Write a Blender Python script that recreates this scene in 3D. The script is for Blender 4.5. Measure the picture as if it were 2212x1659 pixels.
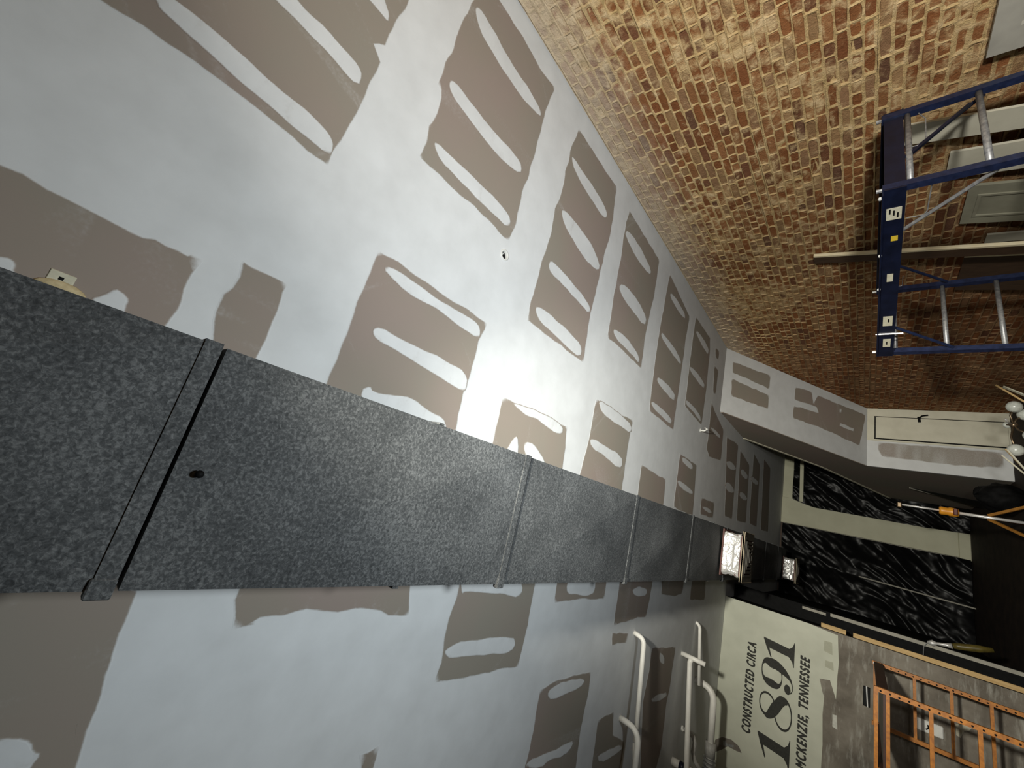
import bpy, bmesh, math, random
import numpy as np
from mathutils import Vector, Matrix, noise
from mathutils.geometry import delaunay_2d_cdt
random.seed(7)
rng = np.random.default_rng(11)
for o in list(bpy.data.objects): bpy.data.objects.remove(o)
scene = bpy.context.scene
col = scene.collection

# ------------------------------------------------------------------ camera
U0, V0, F = 829.5, 1106.0, 854.68
PITCH, YAW, ROLL = 0.731203, 0.343168, 0.0099773
CAM = Vector((0, 0, 1.95))
cp, sp, cy, sy = math.cos(PITCH), math.sin(PITCH), math.cos(YAW), math.sin(YAW)
fw = Vector((sy * cp, cy * cp, sp)); rt0 = Vector((cy, -sy, 0)); up0 = rt0.cross(fw)
rt = rt0 * math.cos(ROLL) + up0 * math.sin(ROLL)
up = up0 * math.cos(ROLL) - rt0 * math.sin(ROLL)
cam = bpy.data.cameras.new('camera'); camo = bpy.data.objects.new('camera', cam); col.objects.link(camo)
cr, cu, cb = -up, rt, -fw                     # the phone was held sideways: image right is room down
camo.matrix_world = Matrix(((cr.x, cu.x, cb.x, CAM.x), (cr.y, cu.y, cb.y, CAM.y), (cr.z, cu.z, cb.z, CAM.z), (0, 0, 0, 1)))
cam.sensor_fit = 'HORIZONTAL'; cam.sensor_width = 36; cam.lens = F / 2212 * 36
cam.clip_start = 0.02; cam.clip_end = 100
scene.camera = camo

# ------------------------------------------------------------------ world, lamp, exposure
w = bpy.data.worlds.new('world'); scene.world = w; w.use_nodes = True
w.node_tree.nodes['Background'].inputs[0].default_value = (0.5, 0.55, 0.6, 1)
w.node_tree.nodes['Background'].inputs[1].default_value = 0.0
scene.view_settings.view_transform = 'Standard'; scene.view_settings.look = 'None'
scene.view_settings.gamma = 1.0; scene.view_settings.use_curve_mapping = False
scene.view_settings.exposure = 0.0
def area_lamp(name, loc, aim, size, power, color, spread=180):
    l = bpy.data.lights.new(name, 'AREA'); l.shape = 'DISK'; l.size = size; l.energy = power; l.color = color
    l.spread = math.radians(spread)
    o = bpy.data.objects.new(name, l); col.objects.link(o); o.location = loc
    o.rotation_euler = Vector(aim).to_track_quat('-Z', 'Y').to_euler()
    return o
# unseen fill lamp added to brighten the ceiling, and work lamp by the camera
area_lamp('ceiling_fill_light', (0.55, 1.7, 0.30), (-0.05, 0.0, 1), 0.5, 56, (0.86, 0.95, 1.0), 122)
area_lamp('stand_work_light', (0.55, -1.2, 1.45), (0.85, 1, -0.08), 0.3, 120, (1.0, 0.98, 0.94), 132)
l = bpy.data.lights.new('far_fill_spot', 'SPOT'); l.energy = 2350; l.color = (1.0, 0.97, 0.86); l.spot_size = math.radians(56); l.spot_blend = 1.0; l.shadow_soft_size = 0.1  # unseen spot added to brighten the far walls
o = bpy.data.objects.new('far_fill_spot', l); col.objects.link(o); o.location = (0.45, -1.1, 2.8)
o.rotation_euler = (Vector((0.35, 9.5, 2.5)) - o.location).to_track_quat('-Z', 'Y').to_euler()

# ------------------------------------------------------------------ pixel rays (2212 x 1659 frame)
def ray(x, y): return rt * (1659 - y - U0) - up * (x - V0) + fw * F
def onZ(x, y, z): d = ray(x, y); return CAM + d * ((z - CAM.z) / d.z)
def onX(x, y, X): d = ray(x, y); return CAM + d * ((X - CAM.x) / d.x)
def onY(x, y, Y): d = ray(x, y); return CAM + d * ((Y - CAM.y) / d.y)
def onP(x, y, p, n):
    d = ray(x, y); return CAM + d * ((Vector(p) - CAM).dot(n) / d.dot(n))
def proj(p):
    q = Vector(p) - CAM; z = q.dot(fw)
    if z < 0.05: return None
    return V0 - F * q.dot(up) / z, 1659 - (U0 + F * q.dot(rt) / z)

H, W, YF = 3.92, 3.46, 15.5       # ceiling height, brick wall, far wall

# ------------------------------------------------------------------ materials
def lin(r, g, b):
    f = lambda c: c / 12.92 if c <= 0.04045 else ((c + 0.055) / 1.055) ** 2.4
    return (f(r / 255), f(g / 255), f(b / 255), 1)
class NT:
    def __init__(s, name):
        s.m = bpy.data.materials.new(name); s.m.use_nodes = True; s.t = s.m.node_tree
        s.b = s.t.nodes['Principled BSDF']
    def n(s, typ, **kw):
        nd = s.t.nodes.new(typ)
        for k, v in kw.items(): setattr(nd, k, v)
        return nd
    def l(s, a, b): s.t.links.new(a, b)
    def coord(s, kind='Object'):
        return s.n('ShaderNodeTexCoord').outputs[kind]
    def pos(s): return s.n('ShaderNodeNewGeometry').outputs['Position']
    def noise(s, vec, scale, detail=4, rough=0.55, dist=0.0):
        nd = s.n('ShaderNodeTexNoise'); nd.inputs['Scale'].default_value = scale; nd.inputs['Detail'].default_value = detail
        nd.inputs['Roughness'].default_value = rough; nd.inputs['Distortion'].default_value = dist
        s.l(vec, nd.inputs['Vector']); return nd.outputs['Fac']
    def ramp(s, fac, stops):
        r = s.n('ShaderNodeValToRGB'); e = r.color_ramp.elements
        while len(e) < len(stops): e.new(0.5)
        for i, (p, c) in enumerate(stops):
            e[i].position = p; e[i].color = c if len(c) == 4 else (*c, 1)
        s.l(fac, r.inputs['Fac']); return r.outputs['Color']
    def mix(s, fac, a, b):
        m = s.n('ShaderNodeMix', data_type='RGBA')
        if isinstance(fac, (int, float)): m.inputs[0].default_value = fac
        else: s.l(fac, m.inputs[0])
        for v, i in ((a, 6), (b, 7)):
            if isinstance(v, (tuple, list)): m.inputs[i].default_value = v if len(v) == 4 else (*v, 1)
            else: s.l(v, m.inputs[i])
        return m.outputs[2]
    def math(s, op, a, b=None):
        m = s.n('ShaderNodeMath', operation=op)
        for i, v in enumerate((a, b)):
            if v is None: continue
            if isinstance(v, (int, float)): m.inputs[i].default_value = v
            else: s.l(v, m.inputs[i])
        return m.outputs[0]
    def bump(s, h, strength=0.3, dist=0.01):
        b = s.n('ShaderNodeBump'); b.inputs['Strength'].default_value = strength; b.inputs['Distance'].default_value = dist
        s.l(h, b.inputs['Height']); s.l(b.outputs['Normal'], s.b.inputs['Normal'])
    def col(s, c):
        if isinstance(c, tuple): s.b.inputs['Base Color'].default_value = c if len(c) == 4 else (*c, 1)
        else: s.l(c, s.b.inputs['Base Color'])
    def set(s, rough=0.7, metal=0.0, spec=0.5):
        s.b.inputs['Roughness'].default_value = rough; s.b.inputs['Metallic'].default_value = metal
        s.b.inputs['Specular IOR Level'].default_value = spec
def simple(name, a, b=None, scale=20, rough=0.6, metal=0.0, spec=0.4, bump=0.0, detail=4, stretch=None):
    m = NT(name); m.set(rough, metal, spec)
    if b is None: b = tuple(c * 0.8 for c in a[:3])
    vec = m.coord()
    if stretch:
        mp = m.n('ShaderNodeMapping'); mp.inputs['Scale'].default_value = stretch; m.l(vec, mp.inputs['Vector']); vec = mp.outputs[0]
    f = m.noise(vec, scale, detail)
    m.col(m.ramp(f, [(0.32, b), (0.68, a)]))
    if bump: m.bump(f, bump, 0.004)
    return m.m

def drywall_mat():
    m = NT('drywall_finish'); m.set(0.9, 0, 0.15)
    p = m.pos()
    big = m.noise(p, 0.9, 3); med = m.noise(p, 5.0, 4); fine = m.noise(p, 260, 2)
    paper = m.ramp(big, [(0.38, (0.278, 0.250, 0.205)), (0.5, (0.288, 0.245, 0.202)), (0.62, (0.300, 0.242, 0.208))])
    paper = m.mix(m.math('MULTIPLY', fine, 0.25), paper, (0.23, 0.20, 0.165))
    mud = m.ramp(med, [(0.3, (0.605, 0.612, 0.605)), (0.7, (0.675, 0.685, 0.68))])
    mud = m.mix(m.math('MULTIPLY', fine, 0.12), mud, (0.50, 0.505, 0.50))
    at = m.n('ShaderNodeAttribute', attribute_name='mud')
    f = m.math('ADD', at.outputs['Fac'], m.math('MULTIPLY', m.math('SUBTRACT', m.noise(p, 60, 3), 0.5), 0.35))
    sm = m.n('ShaderNodeMapRange', interpolation_type='SMOOTHSTEP'); sm.inputs[1].default_value = 0.12; sm.inputs[2].default_value = 0.88
    m.l(f, sm.inputs[0])
    m.col(m.mix(sm.outputs[0], paper, mud)); return m.m
MD = drywall_mat()

def brick_mat(name, is_mortar):
    m = NT(name); m.set(0.95, 0, 0.1)
    p = m.pos()
    big = m.noise(p, 1.1, 4, 0.6); med = m.noise(p, 9, 5, 0.65, 0.4); fine = m.noise(p, 70, 5, 0.7)
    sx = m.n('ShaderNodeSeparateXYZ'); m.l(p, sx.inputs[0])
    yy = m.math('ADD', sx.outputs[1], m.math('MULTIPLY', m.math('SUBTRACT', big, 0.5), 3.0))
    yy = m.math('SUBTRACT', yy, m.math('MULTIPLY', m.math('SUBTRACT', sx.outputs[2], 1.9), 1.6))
    far_low = m.n('ShaderNodeMapRange', interpolation_type='SMOOTHSTEP'); far_low.inputs[1].default_value = 2.6; far_low.inputs[2].default_value = 8.0
    m.l(yy, far_low.inputs[0]); far_low = far_low.outputs[0]        # bricks and mortar get darker and redder far off and low down
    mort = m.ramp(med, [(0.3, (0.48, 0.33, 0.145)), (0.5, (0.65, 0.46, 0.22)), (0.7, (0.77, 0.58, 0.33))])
    mort = m.mix(far_low, mort, m.ramp(med, [(0.3, (0.21, 0.115, 0.055)), (0.7, (0.36, 0.22, 0.115))]))
    if is_mortar: c = mort
    else:
        at = m.n('ShaderNodeAttribute', attribute_name='brick')
        c = m.mix(m.math('MULTIPLY', fine, 0.55), at.outputs['Color'], (0.22, 0.10, 0.045))
        smear = m.math('ADD', m.math('MULTIPLY', big, 0.9), m.math('MULTIPLY', med, 1.0))
        sm = m.n('ShaderNodeMapRange', interpolation_type='SMOOTHSTEP'); sm.inputs[1].default_value = 0.93; sm.inputs[2].default_value = 1.18
        m.l(smear, sm.inputs[0])
        c = m.mix(m.math('MULTIPLY', far_low, 0.6), c, m.mix(0.5, c, (0.12, 0.035, 0.012)))
        c = m.mix(m.math('MULTIPLY', sm.outputs[0], 0.9), c, mort)
    # plaster dust left along the top courses
    zz = m.math('ADD', sx.outputs[2], m.math('MULTIPLY', m.math('SUBTRACT', med, 0.5), 0.5))
    dz = m.n('ShaderNodeMapRange', interpolation_type='SMOOTHSTEP'); dz.inputs[1].default_value = 3.3; dz.inputs[2].default_value = 3.9
    m.l(zz, dz.inputs[0])
    c = m.mix(m.math('MULTIPLY', dz.outputs[0], 0.62), c, (0.66, 0.57, 0.45))
    m.col(c)
    m.bump(m.math('ADD', m.math('MULTIPLY', med, 1.0), m.math('MULTIPLY', fine, 0.5)), 1.0 if is_mortar else 0.8, 0.026)
    return m.m
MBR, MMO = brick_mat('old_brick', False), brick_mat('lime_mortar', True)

def duct_mat():
    m = NT('duct_wrap'); m.set(0.75, 0.0, 0.25)
    p = m.pos()
    a = m.noise(p, 88, 5, 0.65, 0.6); b = m.noise(p, 2.0, 3)
    f = m.math('ADD', m.math('MULTIPLY', a, 0.8), m.math('MULTIPLY', b, 0.3))
    m.col(m.ramp(f, [(0.38, (0.026, 0.028, 0.029)), (0.54, (0.062, 0.065, 0.066)), (0.70, (0.150, 0.154, 0.153))]))
    m.bump(a, 0.35, 0.006); return m.m
MDU = duct_mat()

def concrete_mat():
    m = NT('scraped_plaster'); m.set(0.9, 0, 0.15)
    p = m.pos(); mp = m.n('ShaderNodeMapping'); mp.inputs['Rotation'].default_value = (0, 0.8, 0); mp.inputs['Scale'].default_value = (1, 1, 5); m.l(p, mp.inputs[0])
    s = m.noise(mp.outputs[0], 3.0, 6, 0.65); b = m.noise(p, 2.2, 5, 0.6)
    c = m.ramp(b, [(0.32, (0.12, 0.105, 0.085)), (0.5, (0.19, 0.168, 0.138)), (0.66, (0.26, 0.235, 0.195))])
    r = m.ramp(s, [(0.52, (0, 0, 0)), (0.72, (0.75, 0.75, 0.75))])
    m.col(m.mix(r, c, (0.42, 0.41, 0.36))); m.bump(s, 0.3, 0.01); return m.m
MCO = concrete_mat()
MPT = simple('cream_green_paint', (0.60, 0.61, 0.50), (0.52, 0.53, 0.43), 3, 0.7, bump=0.0)
MINK = simple('faded_black_paint', (0.045, 0.045, 0.038), (0.03, 0.03, 0.026), 40, 0.8)
MPL = simple('black_plastic_sheet', (0.006, 0.006, 0.006), (0.004, 0.004, 0.004), 8, 0.3, spec=0.10)
MFL = simple('dark_floor', (0.035, 0.024, 0.017), (0.015, 0.011, 0.009), 4, 0.8, spec=0.2)
MCW = simple('cream_painted_wood', (0.66, 0.63, 0.50), (0.58, 0.55, 0.43), 5, 0.55)
MBL = simple('blue_painted_steel', (0.016, 0.025, 0.068), (0.008, 0.012, 0.034), 30, 0.4, 0.1, 0.5, detail=6)
MNV = simple('navy_painted_steel', (0.0045, 0.008, 0.026), (0.002, 0.004, 0.014), 14, 0.4, 0.0, 0.5)
MGS = simple('worn_galvanised_steel', (0.42, 0.42, 0.40), (0.20, 0.20, 0.21), 45, 0.42, 0.5, 0.5, detail=6)
MOR = simple('orange_painted_steel', (0.50, 0.185, 0.018), (0.28, 0.095, 0.012), 25, 0.45, 0.0, 0.5, detail=6)
MRU = simple('dark_brown_deck', (0.06, 0.022, 0.012), (0.03, 0.010, 0.006), 10, 0.5)
MPV = simple('white_pvc', (0.84, 0.82, 0.76), (0.76, 0.74, 0.68), 15, 0.4)
MPG = simple('grey_hose', (0.42, 0.41, 0.38), (0.30, 0.29, 0.27), 40, 0.5)
MSTK = simple('cream_sticker', (0.60, 0.57, 0.43), (0.50, 0.47, 0.35), 60, 0.6)
MYST = simple('yellow_sticker', (0.70, 0.50, 0.04), (0.6, 0.42, 0.03), 60, 0.6)
MBK = simple('matt_black', (0.006, 0.006, 0.006), (0.003, 0.003, 0.003), 20, 0.7, spec=0.12)
MWD = simple('raw_pine', (0.62, 0.43, 0.20), (0.46, 0.30, 0.12), 6, 0.7, stretch=(8, 8, 0.6))
MWE = simple('lit_raw_wood', (0.86, 0.76, 0.52), (0.80, 0.68, 0.42), 12, 0.7)
MBW = simple('brown_stained_wood', (0.075, 0.042, 0.022), (0.05, 0.028, 0.015), 6, 0.6, stretch=(6, 6, 0.8))
MPB = simple('pale_primed_board', (0.62, 0.59, 0.46), (0.55, 0.52, 0.40), 7, 0.75)
MGB = simple('grey_green_paint', (0.30, 0.29, 0.21), (0.24, 0.23, 0.165), 6, 0.6)
MGP = simple('grey_primed_panel', (0.40, 0.38, 0.32), (0.30, 0.285, 0.24), 5, 0.75)
MCH = simple('chrome', (0.86, 0.85, 0.82), (0.78, 0.77, 0.74), 10, 0.32, 0.55)
MYO = simple('amber_plastic', (0.62, 0.27, 0.02), (0.5, 0.2, 0.015), 12, 0.4)
MLG = simple('dull_orange_leg', (0.30, 0.135, 0.02), (0.2, 0.085, 0.015), 15, 0.5)
MFO = None
def foil_mat():
    m = NT('crumpled_foil'); m.set(0.34, 0.55, 0.6)
    f = m.noise(m.coord(), 7, 3, 0.55, 1.5)
    m.col((0.90, 0.89, 0.86, 1)); m.bump(f, 0.8, 0.03); return m.m
MFO = foil_mat()
MRB = simple('red_brown_tape', (0.10, 0.022, 0.012), (0.07, 0.015, 0.008), 20, 0.5)
MTN = simple('tan_metal_flange', (0.60, 0.50, 0.34), (0.50, 0.41, 0.27), 20, 0.5)
MLV = simple('dark_louvre', (0.075, 0.066, 0.048), (0.045, 0.04, 0.03), 20, 0.6)
MGLB = simple('frosted_globe_glass', (0.62, 0.64, 0.58), (0.48, 0.50, 0.45), 35, 0.25, spec=0.6)
MBR2 = simple('aged_metal', (0.22, 0.16, 0.10), (0.12, 0.09, 0.06), 30, 0.35, 0.8)
MCB = simple('cardboard', (0.26, 0.17, 0.09), (0.22, 0.14, 0.075), 8, 0.85)
MFOAM = simple('expanding_foam', (0.60, 0.50, 0.30), (0.45, 0.36, 0.2), 50, 0.9, bump=0.6)
MWH = simple('white_plastic', (0.74, 0.74, 0.70), (0.66, 0.66, 0.62), 20, 0.4)
MYT = simple('dull_yellow_grip', (0.12, 0.09, 0.018), (0.07, 0.055, 0.012), 20, 0.4)

# ------------------------------------------------------------------ object helpers
def offs(parent):
    v = Vector((0, 0, 0)); p = parent
    while p is not None: v = v + p.location; p = p.parent
    return v
def put(name, verts, faces, mat, parent=None, smooth=False, label=None):
    me = bpy.data.meshes.new(name); d = offs(parent)
    me.from_pydata([(v[0] - d.x, v[1] - d.y, v[2] - d.z) for v in verts], [], faces)
    mats = mat if isinstance(mat, (list, tuple)) else [mat]
    for m in mats: me.materials.append(m)
    if smooth:
        for p in me.polygons: p.use_smooth = True
    me.update()
    o = bpy.data.objects.new(name, me); col.objects.link(o)
    if parent is not None: o.parent = parent
    if label: o['label'] = label
    return o
def thing(name, label, cat, loc=(0, 0, 0), group=None):
    o = bpy.data.objects.new(name, None); col.objects.link(o); o.location = loc
    o.empty_display_size = 0.1
    o['label'] = label; o['category'] = cat
    if group: o['group'] = group
    return o
def tag(o, label, cat, group=None):
    o['label'] = label; o['category'] = cat
    if group: o['group'] = group
    return o
def struct(o, label=None):
    o['kind'] = 'structure'
    if label: o['label'] = label
    return o
class MB:
    def __init__(s): s.v = []; s.f = []
    def add(s, vs, fs):
        k = len(s.v); s.v += [tuple(v) for v in vs]; s.f += [tuple(i + k for i in f) for f in fs]; return s
    def box(s, a, b):
        (x0, y0, z0), (x1, y1, z1) = a, b
        return s.hexa([(x0, y0, z0), (x1, y0, z0), (x1, y1, z0), (x0, y1, z0), (x0, y0, z1), (x1, y0, z1), (x1, y1, z1), (x0, y1, z1)])
    def hexa(s, v):
        return s.add(v, [(0, 3, 2, 1), (4, 5, 6, 7), (0, 1, 5, 4), (1, 2, 6, 5), (2, 3, 7, 6), (3, 0, 4, 7)])
    def bbox(s, a, b, c=0.004):                      # box with chamfered edges
        lo = Vector([min(i, j) for i, j in zip(a, b)]); hi = Vector([max(i, j) for i, j in zip(a, b)])
        bm = bmesh.new(); bmesh.ops.create_cube(bm, size=1)
        for v in bm.verts: v.co = Vector([(lo[i] + hi[i]) / 2 + v.co[i] * (hi[i] - lo[i]) for i in range(3)])
        c = min(c, 0.3 * min(hi - lo))
        bmesh.ops.bevel(bm, geom=bm.edges[:], offset=c, segments=1, affect='EDGES')
        bm.verts.index_update(); s.add([v.co[:] for v in bm.verts], [[v.index for v in f.verts] for f in bm.faces]); bm.free(); return s
    def bar(s, p, q, wx, wy, upv=(0, 0, 1)):
        p, q = Vector(p), Vector(q); d = (q - p).normalized(); u = Vector(upv)
        if abs(d.dot(u)) > 0.98: u = Vector((1, 0, 0)) if abs(d.x) < 0.9 else Vector((0, 1, 0))
        a = d.cross(u).normalized() * (wx / 2); b = a.cross(d).normalized() * (wy / 2)
        return s.hexa([p - a - b, p + a - b, p + a + b, p - a + b, q - a - b, q + a - b, q + a + b, q - a + b])
    def tube(s, pts, r, n=10, caps=True):
        pts = [Vector(p) for p in pts]; rs = r if isinstance(r, (list, tuple)) else [r] * len(pts)
        d0 = (pts[1] - pts[0]).normalized(); ref = Vector((0, 0, 1)) if abs(d0.z) < 0.9 else Vector((1, 0, 0))
        a = d0.cross(ref).normalized(); k = len(s.v); vs = []; fs = []
        for i, p in enumerate(pts):
            d = ((pts[min(i + 1, len(pts) - 1)] - pts[max(i - 1, 0)])).normalized()
            a = (a - d * a.dot(d)).normalized(); b = d.cross(a)
            for j in range(n):
                t = 2 * math.pi * j / n; vs.append(p + (a * math.cos(t) + b * math.sin(t)) * rs[i])
        for i in range(len(pts) - 1):
            for j in range(n):
                fs.append((i * n + j, i * n + (j + 1) % n, (i + 1) * n + (j + 1) % n, (i + 1) * n + j))
        if caps: fs.append(tuple(range(n))[::-1]); fs.append(tuple(range((len(pts) - 1) * n, len(pts) * n)))
        return s.add(vs, fs)
    def ball(s, c, r, n=14, m=9, sc=(1, 1, 1)):
        vs = []; fs = []
        for i in range(m + 1):
            t = math.pi * i / m
            for j in range(n):
                q = 2 * math.pi * j / n; vs.append((c[0] + r * sc[0] * math.sin(t) * math.cos(q), c[1] + r * sc[1] * math.sin(t) * math.sin(q), c[2] + r * sc[2] * math.cos(t)))
        for i in range(m):
            for j in range(n): fs.append((i * n + j, (i + 1) * n + j, (i + 1) * n + (j + 1) % n, i * n + (j + 1) % n))
        return s.add(vs, fs)
    def prism(s, poly, axis_vec):                    # planar polygon (list of 3d points) extruded by axis_vec
        n = len(poly); a = Vector(axis_vec); vs = [Vector(p) for p in poly] + [Vector(p) + a for p in poly]
        fs = [tuple(range(n))[::-1], tuple(range(n, 2 * n))] + [(i, (i + 1) % n, n + (i + 1) % n, n + i) for i in range(n)]
        return s.add(vs, fs)
    def build(s, name, mat, parent=None, smooth=False, label=None):
        o = put(name, s.v, s.f, mat, parent, smooth, label)
        bm = bmesh.new(); bm.from_mesh(o.data); bmesh.ops.recalc_face_normals(bm, faces=bm.faces); bm.to_mesh(o.data); bm.free()
        return o
def bend(p, c, q, r, n=6):                            # fillet points p -> c -> q
    p, c, q = Vector(p), Vector(c), Vector(q); a = c + (p - c).normalized() * r; b = c + (q - c).normalized() * r
    out = []
    for i in range(n + 1):
        t = i / n; out.append(a * (1 - t) ** 2 + c * 2 * t * (1 - t) + b * t * t)
    return out

# ================================================================== ROOM SHELL
X0, Y0 = -3.95, -3.6
floor = struct(MB().box((X0 - 0.1, Y0 - 0.1, -0.1), (W + 0.2, YF + 0.2, 0)).build('floor', MFL))
wall_left = struct(MB().box((X0 - 0.12, Y0, 0), (X0, YF, H)).build('wall_left', MCO))
wall_near = struct(MB().box((X0, Y0 - 0.12, 0), (W, Y0, H)).build('wall_near', MCO))

# ceiling slab with the open lamp-box hole
hole = onZ(1090, 551, H); HR = 0.034
def ceiling_slab():
    cu_ = bpy.data.curves.new('c', 'CURVE'); cu_.dimensions = '2D'; cu_.fill_mode = 'BOTH'; cu_.extrude = 0.04
    for pts in ([(X0, Y0), (W, Y0), (W, YF), (X0, YF)], [(hole.x + HR * math.cos(t), hole.y + HR * math.sin(t)) for t in [-2 * math.pi * k / 24 for k in range(24)]]):
        s = cu_.splines.new('POLY'); s.points.add(len(pts) - 1)
        for p, q in zip(s.points, pts): p.co = (q[0], q[1], 0, 1)
        s.use_cyclic_u = True
    o = bpy.data.objects.new('c', cu_); col.objects.link(o); bpy.context.view_layer.update()
    me = bpy.data.meshes.new_from_object(o.evaluated_get(bpy.context.evaluated_depsgraph_get()))
    bpy.data.objects.remove(o)
    vs = [(v.co.x, v.co.y, v.co.z + H + 0.04) for v in me.vertices]; fs = [tuple(p.vertices) for p in me.polygons]
    return put('ceiling', vs, fs, MD)
ceiling = struct(ceiling_slab())
at = ceiling.data.attributes.new('mud', 'FLOAT', 'POINT')
for d in at.data: d.value = 1.0
# a metal rim and dark box in that hole
b = MB().tube([(hole.x, hole.y, H - 0.004), (hole.x, hole.y, H + 0.002)], HR + 0.006, 24)
rim = MB(); vs = []; fs = []
for k in range(24):
    t = 2 * math.pi * k / 24; c_, s_ = math.cos(t), math.sin(t)
    for r_, z_ in ((HR + 0.008, H), (HR + 0.007, H - 0.005), (HR - 0.004, H - 0.005), (HR - 0.005, H + 0.02)): vs.append((hole.x + r_ * c_, hole.y + r_ * s_, z_))
for k in range(24):
    for j in range(3): fs.append((k * 4 + j, ((k + 1) % 24) * 4 + j, ((k + 1) % 24) * 4 + j + 1, k * 4 + j + 1))
rim.add(vs, fs).build('outlet_ring', MWH, ceiling, True)
MB().tube([(hole.x, hole.y, H + 0.02), (hole.x, hole.y, H + 0.075)], HR + 0.001, 24).build('outlet_box', MBK, ceiling)
MB().tube([(hole.x - 0.02, hole.y - 0.012, H + 0.03), (hole.x + 0.005, hole.y - 0.018, H - 0.002), (hole.x + 0.02, hole.y - 0.008, H + 0.03)], 0.004, 6).build('wire_stub', MWH, ceiling)

# ---------------------------------------------------------------- drywall patches and compound strokes
def plate(name, poly, axis, parent, rim_mud, in_mud, step, feather, jit, smooth=0, lift=0.0015, mat=MD):
    """poly: 3d points on a plane with unit normal 'axis' that points into the room."""
    n = Vector(axis); P = [Vector(p) for p in poly]
    e1 = (P[1] - P[0]).normalized(); e1 = (e1 - n * e1.dot(n)).normalized(); e2 = n.cross(e1)
    o = P[0]; Q = [((p - o).dot(e1), (p - o).dot(e2)) for p in P]
    for _ in range(smooth):
        R = []
        for i in range(len(Q)):
            a, b_ = Q[i], Q[(i + 1) % len(Q)]
            R += [(a[0] * .75 + b_[0] * .25, a[1] * .75 + b_[1] * .25), (a[0] * .25 + b_[0] * .75, a[1] * .25 + b_[1] * .75)]
        Q = R
    A = sum(Q[i][0] * Q[(i + 1) % len(Q)][1] - Q[(i + 1) % len(Q)][0] * Q[i][1] for i in range(len(Q)))
    if A < 0: Q = Q[::-1]
    R = []
    for i in range(len(Q)):
        a, b_ = Q[i], Q[(i + 1) % len(Q)]; L = math.dist(a, b_); k = max(1, int(L / step))
        for j in range(k): R.append((a[0] + (b_[0] - a[0]) * j / k, a[1] + (b_[1] - a[1]) * j / k))
    Q = R; N = len(Q); nrm = []
    for i in range(N):
        a, b_ = Q[i - 1], Q[(i + 1) % N]; dx, dy = b_[0] - a[0], b_[1] - a[1]; L = math.hypot(dx, dy) or 1
        nrm.append((-dy / L, dx / L))
    sd = random.random() * 50
    W_ = [noise.noise((q[0] * 9 + sd, q[1] * 9, sd)) * jit for q in Q]
    Q = [(q[0] + m[0] * w_, q[1] + m[1] * w_) for q, m, w_ in zip(Q, nrm, W_)]
    f1 = [feather * (0.7 + 0.6 * random.random()) for _ in Q]
    QA = np.array(Q); QB = np.roll(QA, -1, 0); D_ = QB - QA; DD = (D_ ** 2).sum(1) + 1e-12
    def clear(p):
        t = np.clip(((p - QA) * D_).sum(1) / DD, 0, 1); return float(np.sqrt((((QA + D_ * t[:, None]) - p) ** 2).sum(1).min()))
    cand = []
    for k_ in (0.5, 1.0):
        for q, m, f_ in zip(Q, nrm, f1):
            c = np.array((q[0] + m[0] * f_ * k_, q[1] + m[1] * f_ * k_))
            if clear(c) > 0.8 * f_ * k_: cand.append(Vector(c))
    cx, cyy = QA.mean(0)
    V, _, Fc, _, _, _ = delaunay_2d_cdt([Vector(q) for q in Q] + cand, [], [list(range(N))], 1, 1e-7)
    dist = [clear(np.array(v)) for v in V]
    to3 = lambda q, h: o + e1 * q[0] + e2 * q[1] + n * h
    vs = [to3(q, -0.0016) for q in Q] + [to3(q, 0.0004) for q in Q]
    vs += [to3(v, 0.0004 + (lift - 0.0004) * min(1, d / feather)) for v, d in zip(V, dist)]
    fs = [(i, (i + 1) % N, N + (i + 1) % N, N + i) for i in range(N)] + [tuple(2 * N + i for i in f) for f in Fc]
    ob = put(name, vs, fs, mat, parent)
    a = ob.data.attributes.new('mud', 'FLOAT', 'POINT')
    for i, d in enumerate(a.data):
        w_ = 0.0 if i < 2 * N else min(1.0, dist[i - 2 * N] / feather)
        d.value = rim_mud + (in_mud - rim_mud) * w_
    return ob
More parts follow.
